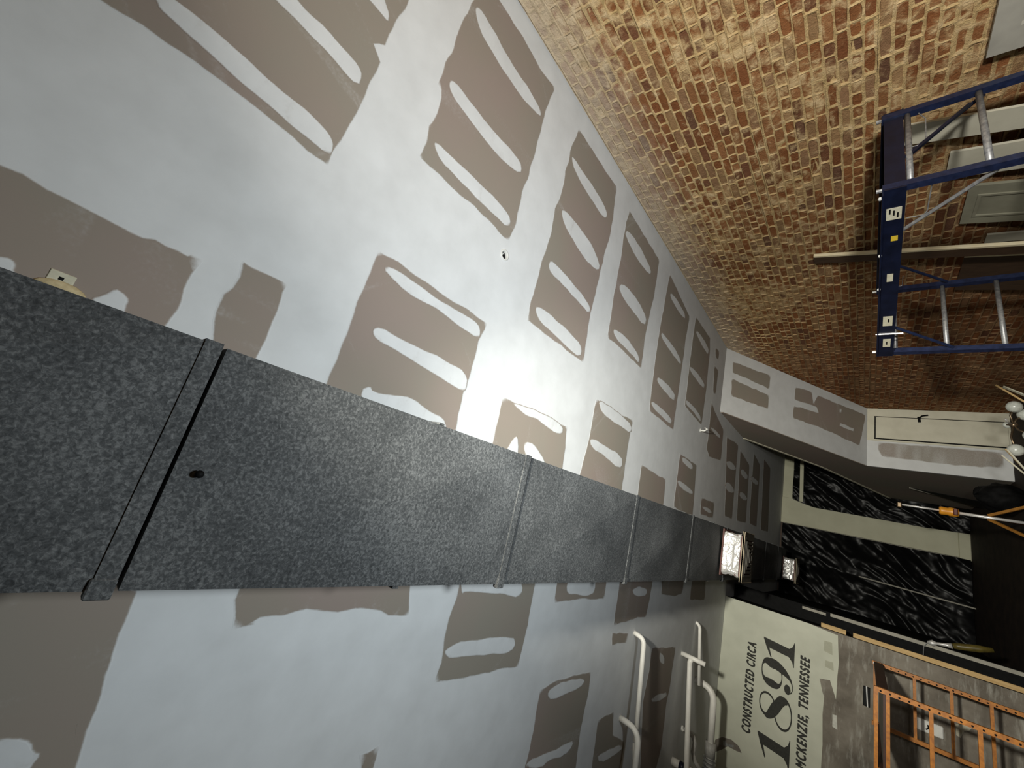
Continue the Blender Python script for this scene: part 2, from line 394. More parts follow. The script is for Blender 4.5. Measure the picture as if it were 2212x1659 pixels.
PATCH = [
 [(212,0),(306,58),(418,135),(528,219),(612,283),(711,364),(722,331),(751,280),(783,222),(822,135),(809,97),(833,101),(841,74),(874,19),(883,0),(930,-100),(60,-100)],
 [(1022,0),(1002,35),(986,77),(973,113),(957,145),(944,183),(951,193),(948,225),(944,245),(925,270),(919,306),(903,338),(973,402),(1051,473),(1076,502),(1099,521),(1115,483),(1128,418),(1144,380),(1154,338),(1167,290),(1179,245),(1189,212),(1199,190),(1167,148),(1131,80),(1102,35),(1080,0),(1062,-25),(1035,-25)],
 [(1249,274),(1231,328),(1221,370),(1212,415),(1199,451),(1189,499),(1170,564),(1150,635),(1136,693),(1260,785),(1276,677),(1298,584),(1320,500),(1333,405),(1290,340)],
 [(1359,452),(1348,500),(1340,560),(1325,640),(1312,728),(1385,797),(1395,720),(1413,640),(1425,562),(1390,505)],
 [(1447,590),(1437,640),(1427,700),(1418,755),(1407,838),(1402,888),(1454,930),(1471,811),(1482,730),(1490,685)],
 [(1503,683),(1493,755),(1485,825),(1479,877),(1515,921),(1526,838),(1534,755),(1534,730)],
 [(1545,750),(1554,758),(1552,780),(1545,772)],
 [(1543,789),(1552,800),(1546,853),(1540,849)],
 [(1537,866),(1545,890),(1563,928),(1557,996),(1532,988),(1526,970),(1530,938)],
 [(1570,943),(1595,960),(1592,993),(1581,1123),(1565,1115)],
 [(1599,971),(1619,1004),(1611,1131),(1591,1126)],
 [(1628,977),(1642,1004),(1634,1140),(1618,1131)],
 [(1650,990),(1664,1010),(1659,1150),(1643,1145)],
 [(-80,340),(0,357),(51,373),(106,406),(171,444),(232,473),(280,496),(309,508),(338,513),(360,529),(386,539),(406,550),(418,548),(441,561),(425,590),(402,626),(383,667),(364,706),(345,760),(0,650),(-80,620)],
 [(526,560),(623,614),(602,674),(583,719),(554,774),(538,815),(435,770),(451,732),(467,674),(483,635),(502,622),(515,597),(518,568)],
 [(817,537),(900,592),(980,648),(1052,698),(1034,738),(1018,806),(1002,854),(985,928),(972,965),(688,865),(705,827),(729,757),(758,683),(774,638),(803,571)],
 [(1085,856),(1150,888),(1226,920),(1221,967),(1215,1012),(1207,1040),(1050,985),(1063,954)],
 [(1288,860),(1330,886),(1366,908),(1366,916),(1360,941),(1349,1018),(1343,1057),(1337,1085),(1240,1050),(1252,1024),(1272,949),(1283,880)],
 [(1385,1002),(1438,1035),(1433,1093),(1427,1115),(1365,1095),(1377,1071)],
 [(1469,979),(1505,1004),(1501,1054),(1496,1118),(1454,1096),(1462,1032)],
 [(1515,1074),(1543,1085),(1540,1121),(1512,1112)],
 [(299,1280),(280,1315),(264,1367),(241,1435),(225,1483),(209,1534),(196,1576),(180,1624),(164,1659),(130,1760),(-120,1760),(-120,1255),(299,1255)],
 [(512,1274),(505,1296),(509,1331),(502,1360),(557,1351),(562,1338),(612,1331),(661,1320),(729,1321),(783,1316),(822,1320),(837,1331),(883,1329),(886,1267),(886,1245),(512,1250)],
 [(991,1263),(983,1292),(970,1334),(957,1382),(951,1431),(937,1477),(1002,1469),(1067,1450),(1120,1439),(1134,1382),(1147,1318),(1157,1260),(1158,1240),(995,1240)],
 [(1202,1258),(1197,1302),(1244,1296),(1305,1294),(1310,1257),(1310,1240),(1202,1240)],
 [(1338,1258),(1338,1245),(1410,1245),(1410,1258),(1396,1333),(1377,1336),(1341,1347),(1324,1355)],
 [(1321,1366),(1359,1366),(1355,1388),(1321,1396)],
 [(1429,1250),(1427,1286),(1457,1289),(1474,1283),(1478,1250)],
 [(1494,1250),(1490,1297),(1522,1297),(1525,1250)],
 [(1166,1488),(1205,1468),(1277,1449),(1272,1493),(1255,1574),(1244,1659),(1235,1720),(1115,1720),(1133,1659),(1150,1580)],
 [(1291,1554),(1327,1535),(1324,1587),(1350,1600),(1340,1659),(1335,1700),(1270,1700),(1277,1659)],
 [(1407,1399),(1460,1396),(1454,1435),(1446,1491),(1440,1518),(1429,1615),(1418,1659),(1410,1700),(1370,1700),(1382,1659),(1388,1518),(1402,1449)],
 [(775,1630),(819,1611),(809,1659),(800,1710),(770,1710),(777,1659)],
]
STROKE = [
 [(325,-12),(335,0),(341,19),(373,48),(418,87),(476,138),(547,200),(612,257),(642,283),(711,338),(720,325),(722,309),(713,290),(693,267),(648,225),(600,188),(515,106),(428,35),(383,0),(370,-12)],
 [(575,-18),(592,0),(645,52),(690,97),(729,142),(774,188),(783,164),(777,145),(745,106),(706,61),(664,23),(645,0),(630,-18)],
 [(780,-18),(796,0),(819,26),(840,53),(843,32),(835,10),(832,0),(822,-18)],
 [(1025,19),(1028,42),(1047,87),(1076,135),(1109,187),(1141,229),(1166,253),(1170,241),(1144,193),(1115,151),(1089,106),(1067,64),(1044,26),(1031,13)],
 [(973,167),(967,180),(973,200),(1006,251),(1051,309),(1089,351),(1126,380),(1128,360),(1115,335),(1083,299),(1051,264),(1025,229),(996,190)],
 [(941,303),(935,312),(951,348),(986,386),(1028,428),(1060,460),(1100,494),(1104,473),(1092,451),(1057,415),(1018,377),(980,341)],
 [(1234,335),(1236,354),(1250,386),(1276,431),(1305,473),(1312,470),(1311,455),(1292,418),(1260,370),(1240,341)],
 [(1212,452),(1213,470),(1225,500),(1250,540),(1275,575),(1293,586),(1296,570),(1280,530),(1262,505),(1240,475),(1222,455)],
 [(1189,561),(1183,574),(1189,590),(1221,622),(1250,654),(1273,679),(1276,664),(1263,642),(1231,603),(1205,574)],
 [(1160,658),(1155,671),(1167,696),(1195,722),(1228,754),(1253,774),(1258,754),(1247,732),(1212,700),(1183,674)],
 [(1352,497),(1350,510),(1375,560),(1403,597),(1408,585),(1390,545),(1365,505)],
 [(1338,613),(1337,630),(1360,665),(1393,708),(1398,690),(1380,650),(1352,615)],
 [(1327,708),(1323,719),(1338,741),(1366,769),(1381,788),(1382,772),(1366,744),(1343,719)],
 [(1448,632),(1447,642),(1462,668),(1480,692),(1481,680),(1468,655),(1453,634)],
 [(1429,717),(1427,728),(1449,761),(1471,791),(1471,777),(1457,750),(1435,722)],
 [(1421,813),(1418,825),(1440,852),(1457,869),(1460,855),(1446,833),(1427,816)],
 [(1407,866),(1406,877),(1427,899),(1450,920),(1453,908),(1440,891),(1415,869)],
 [(1503,711),(1504,722),(1518,750),(1530,769),(1532,755),(1518,728)],
 [(1490,791),(1490,802),(1507,825),(1522,842),(1523,830),(1507,805),(1496,794)],
 [(1482,863),(1481,874),(1498,891),(1514,914),(1515,902),(1504,883),(1487,866)],
 [(1534,921),(1537,930),(1554,949),(1558,943),(1545,927)],
 [(1567,996),(1579,995),(1591,1010),(1588,1017),(1573,1013)],
 [(1565,1043),(1574,1040),(1587,1057),(1584,1067),(1569,1061)],
 [(1599,1014),(1606,1013),(1617,1029),(1613,1037),(1602,1029)],
 [(1621,1028),(1630,1031),(1640,1044),(1634,1049),(1623,1041)],
 [(1597,1062),(1606,1063),(1616,1078),(1609,1083),(1598,1075)],
 [(193,642),(219,635),(248,619),(267,629),(286,648),(277,667),(274,700),(190,672)],
 [(-40,552),(13,553),(32,561),(39,574),(35,587),(60,605),(-40,620)],
 [(825,577),(845,572),(877,593),(922,626),(970,661),(1012,683),(1034,700),(1038,719),(1033,732),(989,706),(957,677),(909,651),(851,613)],
 [(806,706),(822,706),(857,725),(906,748),(954,774),(993,793),(1012,815),(1009,838),(1002,848),(957,822),(909,793),(851,757),(812,732),(803,719)],
 [(777,841),(800,832),(806,846),(851,851),(890,860),(932,886),(957,902),(965,925),(960,955),(780,885)],
 [(1099,864),(1109,870),(1147,880),(1186,899),(1216,918),(1216,941),(1189,931),(1173,915),(1121,889)],
 [(1115,938),(1121,951),(1118,1005),(1085,990),(1100,958)],
 [(1128,957),(1144,951),(1167,976),(1190,1020),(1140,1005)],
 [(1291,863),(1310,872),(1341,894),(1366,919),(1363,938),(1338,921),(1299,894)],
 [(1272,949),(1280,946),(1310,963),(1343,985),(1345,1004),(1338,1013),(1310,991),(1277,966)],
 [(1471,985),(1487,993),(1498,1007),(1496,1018),(1476,1002)],
 [(1462,1038),(1468,1036),(1498,1060),(1496,1071),(1468,1054)],
 [(1516,1090),(1537,1101),(1537,1112),(1518,1101)],
 [(-40,1596),(39,1588),(74,1598),(77,1621),(93,1627),(64,1659),(50,1690),(-40,1690)],
 [(165,1561),(173,1566),(168,1585),(159,1590)],
 [(994,1260),(996,1287),(1006,1279),(1051,1281),(1089,1286),(1121,1291),(1131,1273),(1128,1258),(1128,1240),(995,1240)],
 [(960,1405),(973,1395),(1002,1382),(1051,1379),(1109,1371),(1115,1389),(1105,1408),(1067,1416),(1025,1418),(973,1424),(960,1415)],
 [(1221,1276),(1231,1286),(1282,1288),(1287,1263),(1285,1245),(1228,1245)],
 [(1366,1272),(1377,1266),(1396,1268),(1399,1280),(1391,1290),(1371,1289),(1366,1280)],
 [(1180,1502),(1191,1482),(1225,1468),(1263,1463),(1263,1479),(1233,1496),(1191,1515)],
 [(1136,1648),(1155,1634),(1197,1621),(1236,1596),(1238,1610),(1219,1634),(1183,1645),(1169,1660),(1133,1662)],
 [(1288,1632),(1299,1626),(1338,1607),(1349,1612),(1330,1632),(1294,1651)],
 [(1424,1405),(1435,1416),(1436,1438),(1424,1430)],
 [(1404,1510),(1421,1499),(1443,1493),(1440,1507),(1410,1521)],
]
for P in PATCH:
    pts = [onZ(x, y, H) for x, y in P]; far = min(p.y for p in pts)
    plate('drywall_panel', pts, (0, 0, -1), ceiling, 1.0, 0.0, 0.035 + 0.006 * max(far, 0), 0.011 + 0.0014 * max(far, 0), 0.014, 0, 0.0015)
for P in STROKE:
    pts = [onZ(x, y, H - 0.0015) for x, y in P]; far = min(p.y for p in pts)
    plate('compound_stroke', pts, (0, 0, -1), ceiling, 0.0, 1.0, 0.025 + 0.004 * max(far, 0), 0.010 + 0.0012 * max(far, 0), 0.010, 1, 0.002)
# mounting tab sprayed with foam beside the duct
p = onZ(132, 603, H)
mt = thing('ceiling_tab', 'small cream metal tab with a square hole, foamed to the ceiling by the duct', 'bracket', (p.x, p.y, H))
MB().bbox((p.x - 0.022, p.y - 0.03, H - 0.006), (p.x + 0.022, p.y + 0.03, H), 0.003).build('tab_plate', MSTK, mt)
MB().bbox((p.x - 0.005, p.y - 0.006, H - 0.0075), (p.x + 0.006, p.y + 0.006, H - 0.005), 0.001).build('tab_hole', MBK, mt)
MB().ball((p.x - 0.045, p.y + 0.01, H - 0.004), 0.045, 14, 8, (0.9, 1.5, 0.35)).build('foam_blob', MFOAM, mt, True)
p = onZ(1513, 930, H)
ch = thing('ceiling_hook', 'tiny white hook screwed into the ceiling near the soffit', 'hook', (p.x, p.y, H))
MB().tube([(p.x, p.y, H), (p.x, p.y, H - 0.06), (p.x + 0.03, p.y, H - 0.1), (p.x + 0.05, p.y, H - 0.06)], 0.012, 8).build('hook_wire', MWH, ch, True)
MB().tube([(p.x, p.y, H - 0.006), (p.x, p.y, H)], 0.03, 12).build('hook_base', MWH, ch)

# ================================================================== BRICK WALL
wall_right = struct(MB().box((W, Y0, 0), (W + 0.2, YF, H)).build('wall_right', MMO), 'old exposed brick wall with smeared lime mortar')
def mortar_grid():                                    # uneven mortar bed, proud of the backing wall
    y0, y1, z0, z1 = 0.4, 11.2, 0.0, H - 0.002; ny, nz = 180, 100; vs = []; fs = []
    for i in range(ny + 1):
        for j in range(nz + 1):
            y = y0 + (y1 - y0) * i / ny; z = z0 + (z1 - z0) * j / nz
            vs.append((W + 0.002 - 0.004 * noise.noise((y * 4, z * 4, 1)) - 0.003 * noise.noise((y * 17, z * 17, 5)), y, z))
    for i in range(ny):
        for j in range(nz):
            a = i * (nz + 1) + j; fs.append((a, a + 1, a + nz + 2, a + nz + 1))
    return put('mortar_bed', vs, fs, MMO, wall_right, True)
mortar_grid()
PAL = [(0.30, 0.118, 0.042), (0.265, 0.098, 0.034), (0.34, 0.155, 0.062), (0.225, 0.080, 0.030), (0.175, 0.075, 0.040), (0.40, 0.25, 0.12), (0.32, 0.19, 0.10), (0.15, 0.08, 0.052)]
CH = 0.0736
bricks = []; cells = []
nc = int(H / CH)
for r in range(nc + 1):
    zc = r * CH + 0.004; header = (r % 6 == 3)
    y = 0.45 - (0.1 if r % 2 else 0.0) + random.uniform(-0.03, 0.03)
    while y < 11.15:
        short = header or random.random() < 0.16
        L = random.uniform(0.092, 0.108) if short else random.uniform(0.188, 0.212)
        j = random.uniform(0.008, 0.016)
        h = CH - random.uniform(0.008, 0.014)
        z1 = min(zc + h, H - 0.004)
        if z1 - zc > 0.02 and not (y > 10.9):
            sag = 0.012 * noise.noise((y * 0.5, r * 0.35, 3)) + 0.004 * noise.noise((y * 3.0, r * 0.9, 7))
            bricks.append((y, y + L, zc + sag, z1 + sag)); cells.append((y - j / 2 - 0.001, y + L + j / 2 + 0.001, zc + sag - 0.008, min(zc + CH + sag - 0.005, H - 0.003)))
        y += L + j
def brick_geo(y0, y1, z0, z1):
    d = random.gauss(0.004, 0.0025); jt = lambda s=0.004: random.uniform(-s, s)
    yc, zc = (y0 + y1) / 2, (z0 + z1) / 2
    ring = [(y0, z0), ((y0 + yc) / 2, z0), ((yc + y1) / 2, z0), (y1, z0), (y1, zc), (y1, z1), ((yc + y1) / 2, z1), ((y0 + yc) / 2, z1), (y0, z1), (y0, zc)]
    tilt = random.uniform(-0.02, 0.02)
    vs = []; n = len(ring)
    A = [(a + jt(), b_ + jt(0.003)) for a, b_ in ring]
    for a, b_ in A: vs.append((W + 0.012, a, b_))
    for a, b_ in A: vs.append((W - d * 0.5 + tilt * (a - yc) + jt(0.002), a, b_))
    for a, b_ in A:
        vs.append((W - d - 0.003 + tilt * (a - yc) + jt(0.003), yc + (a - yc) * (1 - 0.014 / (y1 - y0)) + jt(0.002), zc + (b_ - zc) * 0.80))
    fs = [(i, (i + 1) % n, n + (i + 1) % n, n + i) for i in range(n)] + [(n + i, n + (i + 1) % n, 2 * n + (i + 1) % n, 2 * n + i) for i in range(n)]
    fs.append(tuple(range(2 * n, 3 * n)))
    k = rng.choice(len(PAL), p=[0.2, 0.16, 0.17, 0.13, 0.08, 0.11, 0.1, 0.05]); c = np.array(PAL[k]) * rng.uniform(0.82, 1.15)
    return vs, fs, (*[float(x) for x in c], 1)
def area(bk):
    y0, y1, z0, z1 = bk; q = [proj((W - 0.012, a, b_)) for a, b_ in ((y0, z0), (y1, z0), (y1, z1), (y0, z1))]
    if any(v is None for v in q): return 0
    cx = sum(v[0] for v in q) / 4; cyy = sum(v[1] for v in q) / 4
    if not (0 < cx < 2212 and 0 < cyy < 1659): return 0
    return abs(sum(q[i][0] * q[(i + 1) % 4][1] - q[(i + 1) % 4][0] * q[i][1] for i in range(4))) / 2
order = sorted(range(len(bricks)), key=lambda i: -area(bricks[i])); near = set(order[:300])
jv, jf, jc = [], [], []
mv, mf = [], []
for bk, ce in zip(bricks, cells):                     # raised, uneven pointing round every brick
    y0, y1, z0, z1 = bk; c0, c1, d0, d1 = ce; n = 16; ox = len(mv)
    yc, zc = (y0 + y1) / 2, (z0 + z1) / 2; cov = abs(random.gauss(0, 0.0016))
    big = noise.noise((yc * 0.9, zc * 0.9, 8.0))
    if big > 0.05: cov += random.random() ** 2 * 0.018 * min(1, big * 3)
    crest = [(c0, d0), (c0 * .75 + c1 * .25, d0), (yc, d0), (c0 * .25 + c1 * .75, d0), (c1, d0), (c1, d0 * .75 + d1 * .25), (c1, zc), (c1, d0 * .25 + d1 * .75), (c1, d1), (c0 * .25 + c1 * .75, d1), (yc, d1), (c0 * .75 + c1 * .25, d1), (c0, d1), (c0, d0 * .25 + d1 * .75), (c0, zc), (c0, d0 * .75 + d1 * .25)]
    hy, hz = (y1 - y0) / 2 - cov, max((z1 - z0) / 2 - cov * 0.7, 0.006)
    for (a_, b_) in crest:
        h_ = 0.0140 + 0.006 * noise.noise((a_ * 6, b_ * 6, 2)) + 0.004 * noise.noise((a_ * 25, b_ * 25, 2))
        mv.append((W - h_, a_, b_))
    for k, (a_, b_) in enumerate(crest):
        u_ = max(-1, min(1, (a_ - yc) / hy)); v_ = max(-1, min(1, (b_ - zc) / hz))
        if k % 4 == 0: u_ *= 1 - 0.012 / (y1 - y0); v_ *= 0.84
        w_ = 0.0034
        mv.append((W - 0.0075 - 0.002 * random.random(), yc + u_ * hy + random.uniform(-w_, w_), zc + v_ * hz + random.uniform(-w_, w_)))
    for k, (a_, b_) in enumerate(crest):
        q = mv[ox + n + k]; mv.append((W + 0.004, yc + (q[1] - yc) * 0.97, zc + (q[2] - zc) * 0.93))
    for r_ in range(2):
        for k in range(n): mf.append((ox + r_ * n + k, ox + r_ * n + (k + 1) % n, ox + (r_ + 1) * n + (k + 1) % n, ox + (r_ + 1) * n + k))
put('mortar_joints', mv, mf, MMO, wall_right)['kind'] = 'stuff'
for i, bk in enumerate(bricks):
    vs, fs, c = brick_geo(*bk)
    if i in near:
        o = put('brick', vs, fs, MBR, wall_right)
        a = o.data.color_attributes.new('brick', 'FLOAT_COLOR', 'POINT')
        a.data.foreach_set('color', np.tile(np.array(c, np.float32), len(vs)))
    else:
        k = len(jv); jv += vs; jf += [tuple(q + k for q in f) for f in fs]; jc += [c] * len(vs)
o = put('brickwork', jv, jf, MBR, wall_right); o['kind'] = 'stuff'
a = o.data.color_attributes.new('brick', 'FLOAT_COLOR', 'POINT'); a.data.foreach_set('color', np.array(jc, np.float32).ravel())

# ================================================================== AIR DUCT
ZD, DX0, DX1 = 3.50, -0.523, 0.214
duct = thing('air_duct', 'long dark grey wrapped rectangular air duct running along the ceiling', 'duct', ((DX0 + DX1) / 2, 5, ZD))
seams = [-1.4, 0.277, 1.955, 3.63, 5.30, 6.98, 8.66, 10.34, 12.02, 13.4]
for i in range(len(seams) - 1):
    y0, y1 = seams[i] + 0.007, seams[i + 1] - 0.004; m = MB(); zt = H - 0.03
    vs = [(DX0, y0, ZD), (DX1, y0, ZD), (DX1, y1, ZD), (DX0, y1, ZD), ((DX0 + DX1) / 2 + 0.02, (y0 + y1) / 2, ZD - 0.036), (DX0, y0, zt), (DX1, y0, zt), (DX1, y1, zt), (DX0, y1, zt)]
    fs = [(0, 1, 4), (1, 2, 4), (2, 3, 4), (3, 0, 4), (5, 8, 7, 6), (0, 1, 6, 5), (1, 2, 7, 6), (2, 3, 8, 7), (3, 0, 5, 8)]   # cross-broken bottom sheet
    m.add(vs, fs).build('duct_section', MDU, duct)
for i, s in enumerate(seams[1:-1]):
    m = MB(); t = 0.008
    m.box((DX0 - t, s - 0.055, ZD - t), (DX1 + t, s - 0.006, ZD + 0.004)).box((DX0 - t, s - 0.055, ZD + 0.004), (DX0 + 0.002, s - 0.006, H - 0.05)).box((DX1 - 0.002, s - 0.055, ZD + 0.004), (DX1 + t, s - 0.006, H - 0.05))
    m.build('seam_cleat', MDU, duct)
    m = MB().bbox((DX0 - 0.02, s - 0.062, ZD - 0.014), (DX0 + 0.035, s - 0.004, ZD + 0.02), 0.004); m.build('seam_clip', MDU, duct)
p = onZ(428, 1022, ZD)
MB().ball((p.x, p.y, ZD - 0.022), 0.012).build('screw_head', MBK, duct, True)
MB().box((DX0 + 0.1, 13.38, ZD + 0.05), (DX1 - 0.1, 13.5, H - 0.08)).build('end_cap', MDU, duct)
for s in (1.2, 6.2, 11.2):
    for x in (DX0 - 0.012, DX1 + 0.002): MB().box((x, s, ZD), (x + 0.010, s + 0.03, H)).build('hanger_strap', MDU, duct)

def vent(yc, xc, label, wd):
    t = thing('air_vent', label, 'vent', (xc, yc, ZD - 0.3), 'air vents under the duct')
    h = wd / 2; zb = ZD - 0.265; vs = []; fs = []; n = 40; rows = 7
    for r in range(rows + 1):                          # crumpled foil collar
        z = ZD - 0.042 - (ZD - 0.042 - zb) * r / rows; sc = 1.0 - 0.05 * math.sin(math.pi * r / rows)
        for k in range(n):
            s_ = k / n * 4; e = int(s_); u_ = s_ - e
            q = [(-1 + 2 * u_, -1), (1, -1 + 2 * u_), (1 - 2 * u_, 1), (-1, 1 - 2 * u_)][e]
            L = max(1, math.hypot(*q) / 1.32); a_ = 0.017 * noise.noise((k * 0.55, r * 0.9, yc))
            vs.append((xc + (q[0] / L * sc) * (h + a_), yc + (q[1] / L * sc) * (h + a_), z + 0.006 * noise.noise((k * .8, r, 3))))
    for r in range(rows):
        for k in range(n): fs.append((r * n + k, r * n + (k + 1) % n, (r + 1) * n + (k + 1) % n, (r + 1) * n + k))
    MB().add(vs, fs).build('foil_collar', MFO, t)
    MB().box((xc - h - 0.02, yc - h - 0.02, ZD - 0.058), (xc + h + 0.02, yc + h + 0.02, ZD - 0.040)).build('mounting_band', MRB, t)
    MB().box((xc - h * 0.93, yc - h * 0.93, zb - 0.035), (xc + h * 0.93, yc + h * 0.93, zb + 0.05)).build('red_sleeve', MRB, t)
    g = h + 0.045
    m = MB(); i_ = h - 0.03
    for a_, b_ in (((-g, -g), (g, -i_)), ((-g, i_), (g, g)), ((-g, -i_), (-i_, i_)), ((i_, -i_), (g, i_))):
        m.box((xc + a_[0], yc + a_[1], zb - 0.05), (xc + b_[0], yc + b_[1], zb - 0.032))
    m.build('flange', MLV, t)  # flange underside darker than its tan lip
    m = MB()
    for a_, b_ in (((-g, -g), (g, -g + 0.006)), ((-g, -g), (-g + 0.006, g)), ((g - 0.006, -g), (g, g))):
        m.box((xc + a_[0], yc + a_[1], zb - 0.056), (xc + b_[0], yc + b_[1], zb - 0.026))
    m.build('flange_lip', MTN, t)
    for k in range(5):
        q = i_ * (1 - k * 0.19); z = zb - 0.05 - 0.007 * k; m = MB(); wv = 0.03
        for a_, b_ in (((-q, -q), (q, -q + wv)), ((-q, q - wv), (q, q)), ((-q, -q + wv), (-q + wv, q - wv)), ((q - wv, -q + wv), (q, q - wv))):
            m.box((xc + a_[0], yc + a_[1], z - 0.008), (xc + b_[0], yc + b_[1], z))
        m.build('louvre', MLV, t)
    return t
vent(6.86, -0.125, 'nearer foil-wrapped square ceiling diffuser hanging under the grey duct', 0.58)
vent(12.75, -0.24, 'farther foil-wrapped ceiling diffuser, small and dim at the end of the duct', 0.5)

# ================================================================== PARTITION WITH THE PAINTED DATE
YP, XP = 9.2, -0.95
part = struct(MB().box((X0, YP, 0), (XP, YP + 0.012, H - 0.001)).box((X0, YP + 0.012, 0), (XP - 0.03, YP + 0.11, H - 0.001)).build('wall_partition', MCO), 'scraped grey plaster partition with painted upper part')
pe = [(1300, 1700), (1540, 1655 + 40)]
poly = [(X0 + 0.02, H - 0.002), (XP - 0.001, H - 0.002), (XP - 0.001, 2.646), (-0.986, 2.27), (-1.16, 2.263), (-1.37, 2.25), (-1.565, 2.264), (-1.901, 2.274), (-1.668, 2.353), (-1.70, 2.483), (-1.80, 2.46), (-1.876, 2.441), (-1.93, 2.42), (-2.18, 2.432), (-2.58, 2.42), (-2.89, 2.43), (-3.3, 2.40), (X0 + 0.02, 2.45)]
paint = MB().prism([(x, YP - 0.003, z) for x, z in poly], (0, 0.003, 0)).build('paint_coat', MPT, part)
paint['label'] = 'pale green-cream paint coat on the upper wall'
def wtext(body, x0, x1, zb, cap):
    cu_ = bpy.data.curves.new('t', 'FONT'); cu_.body = body; cu_.size = 1; cu_.shear = 0.22; cu_.space_character = 1.3
    o = bpy.data.objects.new('t', cu_); col.objects.link(o); bpy.context.view_layer.update()
    me = bpy.data.meshes.new_from_object(o.evaluated_get(bpy.context.evaluated_depsgraph_get())); bpy.data.objects.remove(o)
    v = np.array([q.co[:] for q in me.vertices]); mn, mx = v.min(0), v.max(0)
    capu = 0.729
    m = MB(); kx = (x1 - x0) / (mx[0] - mn[0]); kz = cap / capu * 0.95; R_ = 0.0075; fs = [tuple(q.vertices) for q in me.polygons]
    for k in range(9):                                # heavy brush weight: the glyphs stepped round a small circle
        ox, oz = (0, 0) if k == 8 else (R_ * math.cos(k * math.pi / 4), R_ * math.sin(k * math.pi / 4))
        m.add([(x0 + (a[0] - mn[0]) * kx + ox, YP - 0.0042 - 0.00008 * k, zb + 0.004 + a[1] * kz + oz) for a in v], fs)
    o = put('lettering', m.v, m.f, MINK, part)
    o['label'] = 'black painted lettering "%s"' % body; return o
wtext('CONSTRUCTED CIRCA', -2.93, -1.56, 3.372, 0.135)
wtext('MCKENZIE, TENNESSEE', -3.03, -1.47, 2.615, 0.13)
def ribbon(path, N=10):                               # path of (x, y, half width) -> quad strip, Catmull-Rom
    P = [Vector(p) for p in path]; out = []
    for i in range(len(P) - 1):
        p0, p1, p2, p3 = P[max(i - 1, 0)], P[i], P[i + 1], P[min(i + 2, len(P) - 1)]
        for k in range(N):
            t = k / N; out.append(0.5 * ((2 * p1) + (p2 - p0) * t + (2 * p0 - 5 * p1 + 4 * p2 - p3) * t * t + (3 * p1 - p0 - 3 * p2 + p3) * t ** 3))
    out.append(P[-1]); vs = []; fs = []
    for i, q in enumerate(out):
        d = out[min(i + 1, len(out) - 1)] - out[max(i - 1, 0)]; L = math.hypot(d.x, d.y) or 1; n = (-d.y / L, d.x / L); h = max(q.z, 0.006)
        vs += [(q.x + n[0] * h, q.y + n[1] * h), (q.x - n[0] * h, q.y - n[1] * h)]
    for i in range(len(out) - 1): fs.append((2 * i, 2 * i + 1, 2 * i + 3, 2 * i + 2))
    return vs, fs
def ell(cx, cy_, rx, ry, wl, wr, wt, a0=0, a1=360, n=24):
    pts = []
    for k in range(n + 1):
        t = math.radians(a0 + (a1 - a0) * k / n); c_ = math.cos(t)
        hw = wt + ((wr if c_ > 0 else wl) - wt) * abs(c_) ** 2.2
        pts.append((cx + (rx - hw * abs(c_)) * c_, cy_ + ry * math.sin(t), hw))
    return pts
def disc(cx, cy_, r, n=20): return ([(cx + r * math.cos(2 * math.pi * k / n), cy_ + r * math.sin(2 * math.pi * k / n)) for k in range(n)], [tuple(range(n))])
G1 = [([(0.26, 0.03), (0.50, 0.03), (0.50, 1.0), (0.46, 1.0), (0.26, 0.86)], [(0, 1, 2, 3, 4)]),
      ([(0.46, 1.0), (0.26, 0.90), (0.0, 0.74), (0.02, 0.71), (0.26, 0.80)], [(0, 1, 2, 3, 4)]),
      ([(0.03, 0), (0.73, 0), (0.73, 0.022), (0.60, 0.06), (0.50, 0.17), (0.26, 0.17), (0.16, 0.06), (0.03, 0.022)], [tuple(range(8))])]
G8 = [ribbon(ell(0.36, 0.755, 0.245, 0.245, 0.03, 0.022, 0.018), 2), ribbon(ell(0.36, 0.265, 0.33, 0.265, 0.024, 0.03, 0.018), 2),
      ribbon([(0.145, 0.83, 0.02), (0.15, 0.74, 0.06), (0.24, 0.62, 0.105), (0.38, 0.50, 0.125), (0.52, 0.37, 0.105), (0.59, 0.24, 0.065), (0.585, 0.14, 0.02)], 6)]
G9 = [ribbon(ell(0.33, 0.67, 0.30, 0.325, 0.085, 0.10, 0.014), 2),
      ribbon([(0.53, 0.78, 0.09), (0.545, 0.62, 0.10), (0.53, 0.45, 0.095), (0.48, 0.26, 0.07), (0.40, 0.10, 0.035), (0.29, 0.02, 0.014), (0.19, 0.02, 0.012), (0.12, 0.07, 0.012)], 6), disc(0.17, 0.165, 0.10)]
def digit(G, wid, x0, x1, lab):
    m = MB(); zb, hh = 2.822, 0.446
    for vs, fs in G:
        lay = random.uniform(0, 0.0006)
        m.add([(x0 + (vx + 0.10 * (vy - 0.5)) / wid * (x1 - x0), YP - 0.0045 - lay, zb + vy * hh) for vx, vy in vs], fs)
    o = put('numeral', m.v, m.f, MINK, part); o['label'] = lab
digit(G1, 0.75, -3.16, -2.70, 'black painted numeral 1, first of the date')
digit(G8, 0.72, -2.67, -2.14, 'black painted numeral 8')
digit(G9, 0.66, -2.15, -1.68, 'black painted numeral 9')
digit(G1, 0.75, -1.69, -1.29, 'black painted numeral 1, last of the date')
